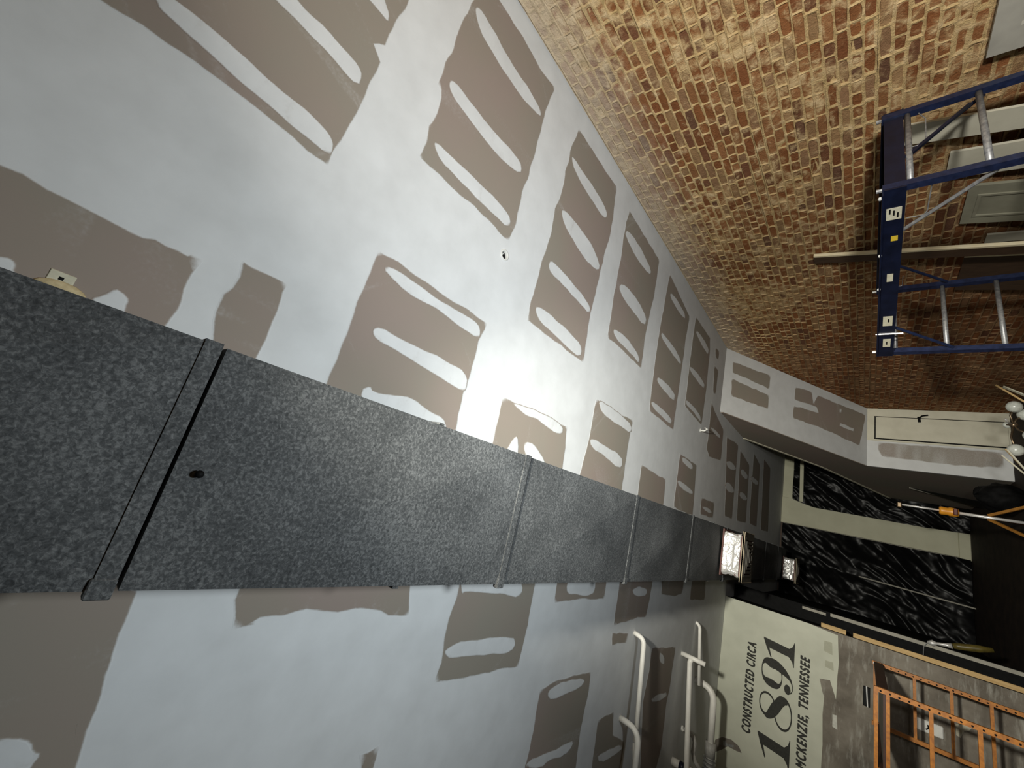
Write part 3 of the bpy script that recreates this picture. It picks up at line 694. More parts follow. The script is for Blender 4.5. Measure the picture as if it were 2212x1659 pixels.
for i, (x0, x1, z0, z1) in enumerate(((-2.30, -2.11, 2.25, 2.31), (-1.30, -1.12, 2.33, 2.44), (-1.52, -1.40, 2.31, 2.42))):
    m = MB().prism([(x0, YP - 0.0045 if i else YP - 0.003, z0), (x1, YP - 0.0045 if i else YP - 0.003, z0 + 0.01), (x1 - 0.01, YP - 0.0045 if i else YP - 0.003, z1), (x0 + 0.02, YP - 0.0045 if i else YP - 0.003, z1)], (0, 0.002, 0))
    m.build('paint_smear', [simple('smear_white', (0.62, 0.62, 0.55), (0.5, 0.5, 0.44), 30, 0.8), simple('smear_olive', (0.44, 0.44, 0.34), (0.40, 0.40, 0.31), 30, 0.8)][min(i, 1)], part)
# torn brown hole in the paint near the pipes
q = [onY(x, y, YP - 0.004) for x, y in [(1545, 1598), (1560, 1592), (1580, 1598), (1596, 1612), (1602, 1627), (1590, 1622), (1572, 1612), (1558, 1620), (1540, 1626)]]
MB().prism(q, (0, 0.003, 0)).build('torn_patch', simple('torn_paper', (0.20, 0.18, 0.15), (0.15, 0.13, 0.11), 20, 0.9), part)
q = [onY(x, y, YP - 0.006) for x, y in [(1562, 1600), (1568, 1600), (1570, 1606), (1585, 1610), (1584, 1615), (1568, 1611), (1562, 1610)]]
MB().prism(q, (0, 0.002, 0)).build('bare_metal_spot', MGS, part)
# side of the partition, past its end
pside = struct(MB().box((XP - 0.12, YP + 0.11, 0), (XP - 0.03, YF, H - 0.001)).build('wall_partition_side', MBK))
for z0, z1 in ((0.0, 2.085), (2.17, 2.49)):
    MB().bbox((XP + 0.008, YP + 0.02, z0), (XP + 0.074, YP + 0.06, z1), 0.003).build('pine_stud', MWD, pside, label='raw pine stud')
MB().bbox((XP - 0.03, YP + 0.025, 0), (XP + 0.006, YP + 0.055, H - 0.01), 0.002).build('black_edge_strip', MBK, pside)
MB().bbox((XP + 0.16, 9.78, 0), (XP + 0.215, 9.82, 2.40), 0.003).build('grey_batten', MGP, pside)
MB().bbox((XP + 0.15, 9.78, 2.46), (XP + 0.195, 9.82, 2.80), 0.003).build('grey_batten', MGP, pside)
MB().box((XP - 0.02, 9.83, 0), (XP + 0.22, 9.87, H - 0.01)).build('black_return_panel', MBK, pside)

# wall box behind the orange scaffold
t = thing('wall_plate', 'white rounded plate with a dark hook mark on the scraped wall', 'wall plate', (-1.76, YP, 1.27))
MB().bbox((-1.84, YP - 0.03, 1.13), (-1.69, YP, 1.39), 0.012).build('plate_body', MWH, t)
MB().tube([(-1.80, YP - 0.034, 1.30), (-1.775, YP - 0.034, 1.275), (-1.735, YP - 0.034, 1.28)], 0.008, 6).build('dark_hook', MBK, t)
t = thing('torn_paper', 'small torn pale paper scrap on the scraped wall below the plate', 'paper', (-1.66, YP, 0.92))
q = [onY(x, y, YP - 0.002) for x, y in [(2064, 1563), (2102, 1570), (2094, 1578), (2082, 1580), (2075, 1594), (2066, 1588)]]
MB().prism(q, (0, -0.004, 0)).build('paper_scrap', MPB, t)

# ================================================================== STAIR ENCLOSURE ALONG THE BRICK WALL
XS = 2.2
stair = thing('stair_enclosure', 'white boxed-in staircase with sloping underside against the brick wall', 'staircase', ((XS + W) / 2, 11, 0))
A_, B_ = Vector((0, 7.52, H)), Vector((0, 11.0, 1.94))
MB().prism([(XS, 7.52, H), (XS, 11.0, 1.94), (XS, 11.06, 1.98), (XS, 7.62, H)], (W - 0.012 - XS, 0, 0)).build('soffit', simple('plastered_white', (0.70, 0.70, 0.64), (0.63, 0.63, 0.57), 4, 0.9), stair)
soff = stair.children[0]
at = soff.data.attributes.new('mud', 'FLOAT', 'POINT')
for d in at.data: d.value = 1.0
soff.data.materials[0] = MD
nS = Vector((0, -(H - 1.94), -(11.0 - 7.52))).normalized()
for P in ([(255,870),(510,965),(505,1060),(255,947)], [(250,985),(505,1100),(495,1195),(245,1105)],
          [(675,1040),(790,1075),(800,1145),(830,1100),(990,1165),(1150,1230),(1110,1440),(980,1380),(850,1320),(660,1255),(665,1165),(830,1215),(820,1180),(670,1130)]):
    pts = [onP(1500 + x / 3.107, 500 + y / 3.107, B_, nS) for x, y in P]
    plate('drywall_panel', pts, nS, soff, 1.0, 0.0, 0.06, 0.018, 0.02)
for P in ([(975,1180),(990,1185),(985,1225),(970,1220)], [(975,1280),(1075,1325),(1070,1345),(970,1305)]):
    pts = [onP(1500 + x / 3.107, 500 + y / 3.107, B_ + nS * 0.0015, nS) for x, y in P]
    plate('compound_stroke', pts, nS, soff, 0.0, 1.0, 0.05, 0.015, 0.012)
# side wall (faces the room's middle), with its capped sloping top edge
side = [(XS, 7.62, H), (XS, 11.06, 1.98), (XS, 11.06, 0), (XS, 15.1, 0), (XS, 15.1, 1.46), (XS, 11.74, 2.71), (XS, 9.46, H)]
MB().prism(side, (0.09, 0, 0)).build('side_wall', MD, stair)
sw = stair.children[-1]; at = sw.data.attributes.new('mud', 'FLOAT', 'POINT')
for i, d in enumerate(at.data): d.value = 0.25
MB().bar((XS + 0.045, 9.46, H - 0.01), (XS + 0.045, 11.74, 2.715), 0.12, 0.05).bar((XS + 0.045, 11.74, 2.715), (XS + 0.045, 15.1, 1.47), 0.12, 0.05).build('edge_cap', MPB, stair)
MB().bar((XS - 0.004, 7.56, H - 0.02), (XS - 0.004, 11.02, 1.95), 0.012, 0.05).build('corner_bead', MD, stair)
cb_ = stair.children[-1]; at = cb_.data.attributes.new('mud', 'FLOAT', 'POINT')
for d in at.data: d.value = 1.0
# front wall under the slope: cream boarded door beside the bricks, plastered wall beside it
XDl = onY(1878, 951, 11.0).x
fwall = MB().box((XS, 11.0, 0), (XDl, 11.06, 1.94)).build('front_wall', MD, stair)
at = fwall.data.attributes.new('mud', 'FLOAT', 'POINT')
for d in at.data: d.value = 1.0
pts = [onY(x, y, 11.0) for x, y in [(1896, 954), (2030, 964), (2172, 977), (2172, 1011), (2120, 1011), (2063, 1007), (1980, 997), (1904, 987), (1893, 970)]]
plate('drywall_panel', pts, (0, -1, 0), fwall, 1.0, 0.30, 0.08, 0.03, 0.02)
MB().box((XDl, 10.985, 0), (W - 0.014, 11.06, 1.94)).build('door_casing', MCW, stair)
dl, dr = onY(1990, 946, 10.98).x, onY(1990, 905, 10.98).x
door = MB().bbox((XDl + 0.06, 10.968, 0.03), (dr, 10.984, 1.80), 0.004).build('door', MCW, stair)
MB().box((XDl + 0.035, 10.980, 0.0), (XDl + 0.058, 10.984, 1.83)).box((dr + 0.002, 10.980, 0.0), (dr + 0.016, 10.984, 1.83)).box((XDl + 0.035, 10.98, 1.805), (dr + 0.016, 10.984, 1.825)).build('door_gap', MBK, stair)
q = onY(1986, 906, 10.96)
MB().bar((q.x - 0.06, 10.955, q.z), (q.x + 0.05, 10.955, q.z + 0.01), 0.03, 0.04).tube([(q.x + 0.03, 10.95, q.z), (q.x + 0.07, 10.94, q.z - 0.04), (q.x + 0.09, 10.94, q.z - 0.12)], 0.014, 8).build('latch', MBK, door)
MB().bbox((q.x - 0.035, 10.945, q.z - 0.012), (q.x - 0.012, 10.967, q.z + 0.018), 0.003).build('latch_plate', MCH, door)

# ================================================================== FAR WALL AND PLASTIC SHEETS
wall_far = struct(MB().box((X0, YF, 0), (W + 0.1, YF + 0.15, H)).build('wall_far', MGP))
MPIL = simple('olive_cream_plaster', (0.60, 0.59, 0.44), (0.54, 0.53, 0.39), 3, 0.8)
MB().bbox((1.02, YF - 0.12, 0.20), (1.80, YF, H), 0.01).build('pilaster', MPIL, wall_far)
MB().bbox((0.98, YF - 0.15, 0), (1.80, YF, 0.20), 0.01).build('pilaster_base', MPIL, wall_far)
MB().box((1.80, YF - 0.05, 3.66), (W, YF, H)).build('header_band', MPIL, wall_far)
tag(MB().bar((1.70, YF - 0.45, 3.40), (W, YF - 0.45, 3.44), 0.02, 0.09).build('cross_batten', MPIL), 'pale horizontal batten across the top of the narrow black plastic', 'batten')
MB().box((X0, YF - 0.05, H - 0.04), (1.02, YF - 0.01, H)).build('ceiling_trim', MBW, wall_far)
def sheet(name, label, x0, x1, z0, z1, yb, amp, seed, edge=None):
    nx, nz = 120, 120; vs = []; fs = []; N_ = noise.noise
    for i in range(nx + 1):
        for j in range(nz + 1):
            u_, v_ = i / nx, j / nz; z = z0 + (z1 - z0) * v_
            xl = edge(z) if edge else x0
            x = xl + (x1 - xl) * u_
            wv = 0.35 * N_((x * 0.7, z * 0.7, seed))
            p_, t_ = 0.8 * x - 0.6 * z + wv, 0.6 * x + 0.8 * z       # folds pulled diagonally across the sheet
            d = 1.0 - abs(N_((p_ * 1.1, t_ * 0.35, seed))) * 1.8
            d += 0.45 * (1 - 2 * abs(N_((p_ * 3.1, t_ * 0.8, seed + 4)))) + 0.16 * (1 - 2 * abs(N_((p_ * 7, t_ * 2.0, seed + 9)))) + 0.35 * N_((x * 0.8, z * 0.8, seed + 2)) + 0.22 * abs(N_((x * 3.7, z * 3.1, seed + 6))) + 0.12 * abs(N_((x * 8, z * 7, seed + 8)))
            vs.append((x, yb - amp * max(d, 0) * 0.8, z))
    for i in range(nx):
        for j in range(nz):
            a = i * (nz + 1) + j; fs.append((a, a + nz + 1, a + nz + 2, a + 1))
    o = put(name, vs, fs, MPL, None, True); tag(o, label, 'plastic sheet', 'black plastic over the far wall'); return o
sheet('plastic_sheet', 'wide crumpled black plastic sheet left of the pale far pillar', X0 + 0.03, 1.0, 0.02, 3.86, YF - 0.06, 0.16, 3.1)
_e = sorted((q.z, q.x) for q in (onY(x, y, YF - 0.22) for x, y in ((1690, 1060), (1716, 1080), (1740, 1090), (1760, 1097), (1880, 1118), (2000, 1140), (2075, 1151))))
sheet('plastic_sheet', 'narrow crumpled black plastic sheet between the far pillar and stairs', 1.70, W - 0.02, 0.02, 3.64, YF - 0.17, 0.14, 9.7, lambda z: float(np.interp(z, [q[0] for q in _e], [q[1] for q in _e])))
a_, b_ = onY(1855, 1245, YF - 0.32), onY(2103, 1314, YF - 0.32)
tag(MB().bar(a_, (b_.x, b_.y, 0.0), 0.045, 0.03).build('leaning_batten', MGP), 'thin pale batten standing in front of the wide black plastic', 'batten')

# ================================================================== DRAIN PIPES (left of the duct)
def pipe_thing(label, loc): return thing('drain_pipe', label, 'pipe', loc, 'white plastic drain pipes under the ceiling')
t = pipe_thing('nearest white plastic drain pipe with two drops from the ceiling', (-2, 5.05, 3.75))
za = 3.80
MB().tube([(-1.216, 5.05, H)] + bend((-1.216, 5.05, H), (-1.24, 5.05, 3.80), (-2.2, 5.05, 3.74), 0.06) + [(-2.2, 5.05, 3.745)], 0.026, 12).build('branch', MPV, t, True)
MB().tube([(-2.056, 4.99, H)] + bend((-2.056, 4.99, H), (-2.06, 4.99, 3.70), (-3, 4.99, 3.69), 0.14) + [(-2.6, 4.99, 3.69), (X0, 4.99, 3.67)], 0.030, 12).build('main_run', MPV, t, True)
MB().tube([(-2.22, 5.05, 3.745), (-2.34, 4.99, 3.70)], 0.028, 12).build('joint', MPV, t, True)
t = pipe_thing('middle white plastic drain pipe with a sideways tee at its top', (-2, 6.9, 3.75))
MB().tube([(-1.654, 6.9, H), (-1.665, 6.9, 3.60)], 0.032, 12).build('tee_drop', MPV, t, True)
MB().tube([(-1.66, 6.9, 3.78)] + [(-1.72, 6.9, 3.80), (-2.9, 6.9, 3.705), (X0, 6.9, 3.62)], 0.034, 12).build('main_run', MPV, t, True)
t = pipe_thing('thin white plastic pipe farther back, near the date wall', (-1.8, 7.45, 3.8))
MB().tube([(-1.283, 7.45, H)] + bend((-1.283, 7.45, H), (-1.31, 7.45, 3.86), (-2, 7.45, 3.80), 0.05) + [(-2.1, 7.45, 3.79)], 0.024, 10).build('main_run', MPV, t, True)
t = pipe_thing('thick white plastic elbow pipe nearest the date wall', (-2.4, 7.75, 3.7))
MB().tube([(-2.125, 7.75, H)] + bend((-2.125, 7.75, H), (-2.15, 7.75, 3.65), (-3, 7.75, 3.62), 0.16) + [(-2.84, 7.75, 3.63)], 0.046, 12).build('main_run', MPV, t, True)
MB().tube([(-2.82, 7.75, 3.63), (-3.0, 7.75, 3.625)], 0.07, 14).build('coupling', MPG, t, True)
MB().tube([(-3.0, 7.75, 3.625), (X0, 7.75, 3.6)], 0.05, 12).build('rear_run', MPG, t, True)
for k in range(4):
    MB().tube([(-3.02 - 0.05 * k, 7.75, 3.625), (-3.04 - 0.05 * k, 7.75, 3.625)], 0.085, 16).build('band_clamp', MGS, t)
t = thing('flexible_hose', 'grey flexible hose looping from the ceiling behind the drain pipes', 'hose', (-2.6, 7.2, 3.7))
MB().tube([onY(1474, 1572, 7.3), onY(1486, 1580, 7.3), onY(1498, 1592, 7.3), onY(1501, 1605, 7.3), onY(1497, 1625, 7.3), onY(1501, 1645, 7.3), onY(1512, 1662, 7.3)], 0.03, 10).build('hose', MPG, t, True)
q = onY(1474, 1572, 7.3)
MB().tube([(q.x, 7.3, H), (q.x, 7.3, q.z), (q.x - 0.02, 7.3, q.z - 0.03)], 0.032, 10).build('hose_end', MPV, t, True)
q = onZ(1452, 1643, H)
t = thing('pipe_stub', 'short white pipe stub with a dark rubber band at the ceiling', 'pipe', (q.x, q.y, H))
MB().tube([(q.x, q.y, H), (q.x, q.y, H - 0.10)], 0.05, 14).build('stub', MPV, t, True)
MB().tube([(q.x, q.y, H - 0.10), (q.x, q.y, H - 0.17)], 0.056, 14).build('rubber_band', MNV, t, True)
MB().tube([(q.x, q.y, H - 0.17), (q.x, q.y, H - 0.27)], 0.05, 14).build('lower_stub', MPV, t, True)

# ================================================================== BLUE SCAFFOLD
PB, PA, PD, PC = Vector((2.39, 2.88, 0)), Vector((3.118, 3.018, 0)), Vector((2.039, 4.70, 0)), Vector((2.766, 4.836, 0))
def lerp(a, b, t): return a + (b - a) * t
sc = thing('scaffold', 'blue steel rolling scaffold with silver rungs beside the brick wall', 'scaffold', tuple(lerp(PB, PC, 0.5)))
Z = lambda p, z: Vector((p.x, p.y, z))
for P in (PA, PB, PC, PD):
    po = MB().bar(Z(P, 0.14), Z(P, 1.885), 0.046, 0.046, PA - PB).build('post', MBL, sc)
    MB().tube([Z(P, 1.88), Z(P, 1.915)], 0.013, 8).build('post_pin', MGS, po)
    cst = MB().tube([Z(P, 0.065) + Vector((0, -0.02, 0)), Z(P, 0.065) + Vector((0, 0.02, 0))], 0.065, 16); cst.build('caster', MBK, sc)
for (p, q) in ((PB, PA), (PD, PC)):
    for z in (1.755, 1.43, 1.105, 0.78, 0.455):
        MB().tube([lerp(Z(p, z), Z(q, z), 0.03), lerp(Z(p, z), Z(q, z), 0.97)], 0.017, 10).build('rung', MGS, sc, True)
    d = (q - p).normalized()
    MB().bar(lerp(Z(p, 1.825), Z(q, 1.825), 0.03), lerp(Z(p, 1.825), Z(q, 1.825), 0.97), 0.02, 0.10).build('end_beam', MNV, sc)
beams = []
for (p, q) in ((PB, PD), (PA, PC)):
    bm_ = MB().bar(lerp(Z(p, 1.825), Z(q, 1.825), -0.012), lerp(Z(p, 1.825), Z(q, 1.825), 1.012), 0.012, 0.105)
    off = (PB - PA).normalized() * (0.03 if p is PB else -0.03)
    bm_.v = [tuple(Vector(v) + off) for v in bm_.v]
    bm_.add(*(lambda m: (m.v, m.f))(MB().bar(lerp(Z(p, 1.882), Z(q, 1.882), 0) + off, lerp(Z(p, 1.882), Z(q, 1.882), 1) + off, 0.045, 0.010)))
    beams.append(bm_.build('side_beam', MNV, sc))
    for t0, t1 in ((0.02, 0.20), (0.98, 0.80)):
        MB().tube([lerp(Z(p, 1.40), Z(q, 1.40), t0), lerp(Z(p, 1.775), Z(q, 1.775), t1)], 0.012, 8).build('brace', MBL if t0 > 0.5 or p is PA else MGS, sc)
MB().bar(Z(lerp(PB, PA, 0.85), 1.47), Z(lerp(PB, PA, 0.40), 1.745), 0.018, 0.018).build('brace', MNV, sc)
nB = Vector((-(PD - PB).y, (PD - PB).x, 0)).normalized()
if nB.x > 0: nB = -nB
def sticker(s, z, wd, hd, m):
    d = (PD - PB).normalized(); c = Z(PB + d * s, z) + (PB - PA).normalized() * 0.037
    e = d * (wd / 2); u = Vector((0, 0, hd / 2)); k = (PB - PA).normalized() * 0.0015
    MB().prism([c - e - u, c + e - u, c + e + u, c - e + u], k).build('sticker', m, beams[0])
sticker(0.178, 1.825, 0.10, 0.075, MSTK); sticker(0.40, 1.815, 0.045, 0.035, MYST); sticker(0.80, 1.825, 0.085, 0.035, MSTK); sticker(1.34, 1.822, 0.13, 0.06, MSTK); sticker(1.66, 1.82, 0.12, 0.05, MSTK)
d = (PD - PB).normalized(); k = (PB - PA).normalized() * 0.040
for s, z in ((0.155, 1.845), (0.17, 1.825), (0.19, 1.806), (1.33, 1.818), (1.66, 1.82)):
    c = Z(PB + d * s, z) + k; MB().bar(c - d * 0.02, c + d * 0.02, 0.003, 0.008).build('sticker_print', MBK, beams[0])
MB().hexa([Z(lerp(PB, PA, .05), 1.775), Z(lerp(PB, PA, .95), 1.775), Z(lerp(PD, PC, .95), 1.775), Z(lerp(PD, PC, .05), 1.775), Z(lerp(PB, PA, .05), 1.79), Z(lerp(PB, PA, .95), 1.79), Z(lerp(PD, PC, .95), 1.79), Z(lerp(PD, PC, .05), 1.79)]).build('deck', MNV, sc)
c = Z(PB + d * 1.52, 1.82) + k
MB().tube([c + Vector((0, 0, 0.075)), c + Vector((0, 0, -0.10))], 0.007, 8).build('lock_pin', MCH, sc)
def loop(pts): return MB().tube(pts, 0.0035, 6).build('wire_loop', MGS, sc)
pl = lambda p, q, s, z: Z(p + (q - p).normalized() * s, z)
loop([pl(PB, PA, 0.70, 1.70), pl(PB, PA, 0.62, 1.67), pl(PB, PA, 0.40, 1.675), pl(PB, PA, 0.36, 1.70), pl(PB, PA, 0.36, 1.76)])
loop([pl(PB, PD, 0.04, 1.66), pl(PB, PD, 0.24, 1.665), pl(PB, PD, 0.27, 1.68), pl(PB, PD, 0.27, 1.76)])
loop([pl(PA, PC, 1.66, 1.70), pl(PA, PC, 1.80, 1.70), pl(PA, PC, 1.81, 1.76)])
for s, z in ((0.03, 1.895), (0.55, 1.885), (0.92, 1.885)):
    c = Z(PB + d * s, z) + k; MB().ball(c[:], 0.011, 8, 6, (1, 1.4, 1)).build('paint_blob', MWH, beams[0])

# ================================================================== ORANGE SCAFFOLD
os_ = thing('scaffold', 'orange steel scaffold with punched posts in front of the date wall', 'scaffold', (-1.4, 7.3, 0))
OX, OL, OY0, OY1 = -1.07, -1.79, 6.42, 8.25
for x in (OX, OL):
    for y in (OY0, OY1):
        po = MB().bar((x, y, 0.14), (x, y, 1.87), 0.045, 0.045, (0, 1, 0)).build('post', MOR, os_)
        MB().tube([(x - 0.018, y, 0.065), (x + 0.018, y, 0.065)], 0.065, 16).build('caster', MBK, os_)
        if x == OX:
            h_ = MB()
            for i in range(22):
                z = 0.35 + i * 0.07; h_.tube([(x - 0.004, y - 0.0235, z), (x - 0.004, y - 0.0222, z)], 0.009, 8)
            h_.build('punched_holes', MBK, po)['kind'] = 'stuff'
for y, zs in ((OY0, (1.855, 1.765, 1.457, 1.142, 0.82, 0.50)), (OY1, (1.84, 1.46, 1.134, 0.81, 0.49))):
    for z in zs: MB().bar((OL, y, z), (OX, y, z), 0.032, 0.03).build('rung', MOR, os_)
for x in (OX, OL):
    MB().box((x - 0.02, OY0, 1.76), (x + 0.02, OY1, 1.85)).build('side_beam', MRU, os_)
MB().box((OL + 0.02, OY0 + 0.03, 1.77), (OX - 0.02, OY1 - 0.03, 1.80)).build('deck', MRU, os_)
MB().tube([(OX, OY1 - 0.06, 1.86), (OX - 0.005, OY1 - 0.06, 1.79)], 0.012, 8).build('lock_pin', MCH, os_)
MB().tube([(OX - 0.01, OY0 - 0.03, 1.93), (OX - 0.20, OY0 - 0.03, 1.92)], 0.006, 8).build('spring_rod', MCH, os_)
MB().bbox((OX - 0.20, OY0 - 0.025, 1.90), (OX - 0.02, OY0 + 0.02, 1.955), 0.004).build('latch_bracket', MBK, os_)

# ================================================================== BOARDS LEANING ON THE BRICKS
def lean(name, label, cat, y0, y1, zt, xt, xb, th, mat, parts=None, zb=0.0):
    """board between y0..y1; its face is at x = xt at height zt and x = xb at the floor."""
    t = thing(name, label, cat, (xb, (y0 + y1) / 2, zb))
    n = Vector((-(zt - zb), 0, -(xb - xt) * -1)); n = Vector((-(zt - zb), 0, (xt - xb))).normalized()
    a = Vector((xb, 0, zb)); e = Vector((xt, 0, zt))
    k = -n * th
    q = [Vector((xb, y0, zb)), Vector((xb, y1, zb)), Vector((xt, y1, zt)), Vector((xt, y0, zt))]
    MB().prism(q, k).build('board', mat, t)
    return t, n
lean('primed_board', 'long pale board leaning behind the near end of the blue scaffold', 'board', 3.42, 3.62, 1.735, 3.405, 2.99, 0.02, MPB)
lean('primed_board', 'wider short pale board leaning behind the blue scaffold, lower than its neighbour', 'board', 3.84, 4.14, 1.46, 3.405, 3.16, 0.02, MPB)
t, n = lean('cabinet_door', 'grey-green panelled cabinet door leaning on the bricks behind the scaffold', 'door', 4.31, 4.83, 1.30, 3.405, 3.12, 0.025, MGB)
def onlean(y, z, zt, xt, xb, h, n): return Vector((xb + (xt - xb) * z / zt, y, z)) + n * h
for y0, y1, z0, z1 in ((4.42, 4.72, 1.215, 1.235), (4.42, 4.72, 0.20, 0.22), (4.42, 4.44, 0.22, 1.215), (4.70, 4.72, 0.22, 1.215)):
    q = [onlean(y, z, 1.30, 3.405, 3.12, 0.0, n) for y, z in ((y0, z0), (y1, z0), (y1, z1), (y0, z1))]
    MB().prism(q, n * 0.012).build('moulding', MGB, t)
lean('wood_offcut', 'narrow pale offcut standing against the bricks between door and long plank', 'wood offcut', 5.10, 5.23, 1.09, 3.41, 3.28, 0.02, MPB)
t, n = lean('long_plank', 'tall dark plank with a raw edge coloured bright as if lit leaning on the brick wall', 'plank', 5.0, 5.13, 2.43, 3.41, 3.03, 0.034, MBW)
q = [onlean(y, z, 2.43, 3.41, 3.03, 0.0005, n) for y, z in ((4.975, 0), (5.0, 0), (5.0, 2.43), (4.975, 2.43))]
MB().prism(q, -n * 0.035).build('lit_raw_edge', MWE, t)  # raw near edge, its colour brightened to show it catching the light
t, n = lean('hardboard_sheet', 'brown hardboard sheet with a edge coloured pale as if lit leaning behind the far scaffold end', 'board', 5.43, 6.1, 1.20, 3.40, 3.20, 0.018, MBW)
q = [onlean(y, z, 1.20, 3.40, 3.20, 0.0005, n) for y, z in ((5.405, 0), (5.43, 0), (5.43, 1.20), (5.405, 1.20))]
MB().prism(q, -n * 0.019).build('lit_raw_edge', MWE, t)  # near edge lightened in colour as if lit
t, n = lean('grey_door_panel', 'grey primed panel door standing against the bricks, nearest the camera', 'door', 2.1, 3.02, 1.385, 3.40, 3.30, 0.03, MGP)
for y0, y1, z0, z1 in ((2.1, 2.86, 1.27, 1.385), (2.86, 3.02, 0.0, 1.385)):
    q = [onlean(y, z, 1.385, 3.40, 3.30, 0.0, n) for y, z in ((y0, z0), (y1, z0), (y1, z1), (y0, z1))]
    MB().prism(q, n * 0.03).build('frame_rail', MGP, t)

# ================================================================== TRIPOD STAND
tx, ty = 1.165, 8.5
t = thing('tripod_stand', 'chrome tripod stand with an amber collar and orange legs', 'tripod stand', (tx, ty, 0))
MB().tube([(tx, ty, 1.14), (tx, ty, 1.545)], 0.014, 10).build('upper_pole', MCH, t, True)
MB().tube([(tx, ty, 0.35), (tx, ty, 0.98)], 0.020, 10).build('lower_pole', MCH, t, True)
c_ = MB().tube([(tx, ty, 0.97), (tx, ty, 1.0), (tx, ty, 1.06), (tx, ty, 1.075), (tx, ty, 1.14), (tx, ty, 1.16)], [0.05, 0.06, 0.062, 0.052, 0.058, 0.05], 14).build('collar', MYO, t, True)
MB().bbox((tx - 0.045, ty - 0.09, 0.985), (tx + 0.045, ty - 0.05, 1.03), 0.008).build('clamp', MRB, c_)
MB().bbox((tx - 0.05, ty - 0.04, 1.545), (tx + 0.03, ty + 0.03, 1.60), 0.012).build('head_bracket', MBR2, t)
for dx, dy in ((0.42, 0.15), (-0.30, 0.25), (0.02, 0.42)):
    MB().bar((tx + dx * 0.06, ty + dy * 0.06, 0.70), (tx + dx, ty + dy, 0.012), 0.024, 0.034).build('leg', MLG, t)

# ================================================================== CLUTTER BY THE STAIR WALL
bx = thing('cardboard_box', 'brown cardboard box on the floor under the globe chandelier', 'box', (2.1, 8.05, 0))
MB().bbox((1.4, 7.75, 0), (2.85, 8.35, 0.30), 0.006).build('carton', MCB, bx)
MB().box((1.42, 8.03, 0.3005), (2.83, 8.07, 0.3015)).build('packing_tape', MTN, bx)
cdl = thing('chandelier', 'globe chandelier with frosted white glass balls lying on a box', 'chandelier', (2.35, 8.0, 0.30))
hub = (2.36, 8.02, 0.50)
MB().ball(hub, 0.04).build('hub', MBR2, cdl, True)
for (gx, gy, gz, gr) in ((2.60, 7.98, 0.487, 0.076), (2.01, 7.98, 0.505, 0.078), (2.52, 8.06, 0.385, 0.076), (2.20, 7.92, 0.378, 0.076), (2.38, 8.10, 0.535, 0.045)):
    MB().tube([hub, ((hub[0] + gx) / 2, (hub[1] + gy) / 2, (hub[2] + gz) / 2 + 0.03), (gx, gy, gz)], 0.011, 8).build('arm', MBR2, cdl, True)
    MB().ball((gx, gy, gz), gr, 20, 12).build('globe', MGLB, cdl, True)
MB().tube([hub, (2.36, 7.9, 0.57), (2.37, 7.8, 0.60)], 0.012, 8).build('stem', MCH, cdl, True)
tag(MB().bar((2.54, 7.9, 0.308), (2.87, 7.88, 0.65), 0.012, 0.02).build('thin_lath', MWD), 'thin lath propped on the box beside the chandelier, pointing at the bricks', 'lath')
tag(MB().bar((2.62, 7.80, 0.308), (2.82, 7.80, 0.60), 0.05, 0.012).build('wood_chip', MPB), 'short flat pale offcut propped beside the chandelier', 'wood offcut')
for k, (a_, b_, lab) in enumerate((((1.97, 7.84, 0.60), (1.42, 7.80, 0.315), 'whitest of three laths sloping off the cardboard box'), ((2.0, 7.93, 0.60), (1.50, 7.92, 0.315), 'middle brownish lath sloping off the cardboard box'), ((1.95, 8.08, 0.61), (1.60, 8.12, 0.315), 'shortest lath at the back of the cardboard box'))):
    tag(MB().bar(a_, b_, 0.013, 0.016).build('thin_lath', MPB if k != 1 else MWD), lab, 'lath', 'laths on the cardboard box')
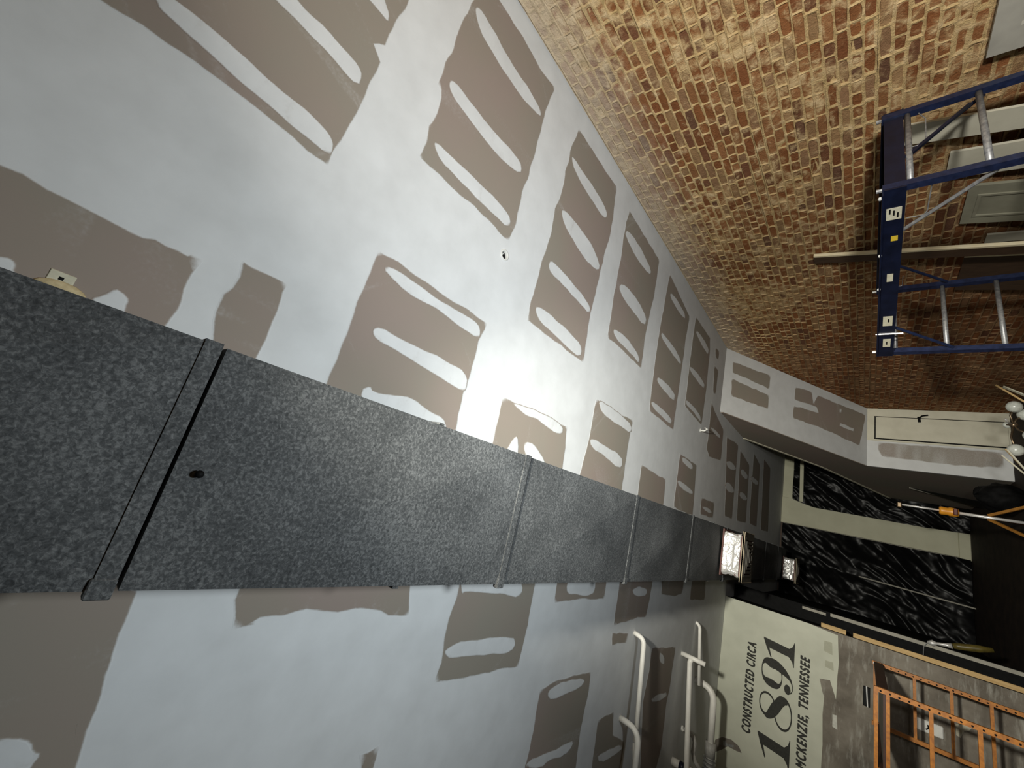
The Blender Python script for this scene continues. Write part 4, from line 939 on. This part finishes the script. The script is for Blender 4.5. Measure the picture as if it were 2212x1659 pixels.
def bag():
    vs = []; fs = []; n, m = 28, 16
    for i in range(m + 1):
        t_ = math.pi * i / m
        for j in range(n):
            q = 2 * math.pi * j / n; r = 1 + 0.22 * noise.noise((math.cos(q) * 2, math.sin(q) * 2, math.cos(t_) * 2.4)); st = math.sin(t_) ** 0.8
            vs.append((1.80 + 0.24 * r * st * math.cos(q), 10.5 + 0.24 * r * st * math.sin(q), max(0.0, 0.24 + 0.27 * r * math.cos(t_))))
    for i in range(m):
        for j in range(n): fs.append((i * n + j, (i + 1) * n + j, (i + 1) * n + (j + 1) % n, i * n + (j + 1) % n))
    o = put('trash_bag', vs, fs, MBK, None, True); return tag(o, 'full black rubbish bag on the floor at the foot of the staircase', 'trash bag')
bag()
a_, b_ = onX(1965, 1054, 2.16), onX(2081, 1084, 2.16)
t = thing('dark_panel', 'dark flat panel with a pale top edge leaning on the stair side', 'panel', (2.1, 12.0, 0))
MB().hexa([(2.05, a_.y, 0), (2.05, b_.y, 0), (2.06, b_.y, 0), (2.06, a_.y, 0), (2.16, a_.y, a_.z), (2.16, b_.y, b_.z), (2.17, b_.y, b_.z), (2.17, a_.y, a_.z)]).build('panel_face', MBK, t)
MB().bar(a_, b_, 0.03, 0.02).build('pale_edge', MGP, t)
# tool hanging on the pine framing
q0, q1 = onY(2000, 1386, 9.75), onY(2150, 1398, 9.75)
t = thing('hand_tool', 'dim metal tool with a dull yellow grip hanging by the partition end', 'hand tool', (-0.85, 9.75, 0.5))
xh = XP + 0.02
def hv(px, py): 
    p_ = onX(px, py, -0.72); return p_
MB().tube([(-0.72, 9.75, 1.22), (-0.71, 9.75, 1.16), (-0.70, 9.75, 1.12), (-0.68, 9.75, 1.02), (-0.67, 9.75, 0.96)], [0.02, 0.045, 0.02, 0.025, 0.04], 12).build('metal_head', MCH, t, True)
MB().tube([(-0.665, 9.75, 0.95), (-0.65, 9.75, 0.9), (-0.60, 9.75, 0.7), (-0.56, 9.75, 0.55)], [0.035, 0.045, 0.05, 0.03], 12).build('grip', MYT, t, True)
MB().tube([(-0.72, 9.75, 1.215), (-0.80, 9.75, 1.26), (XP - 0.01, 9.75, 1.27)], 0.006, 6).build('hanging_hook', MGS, t)
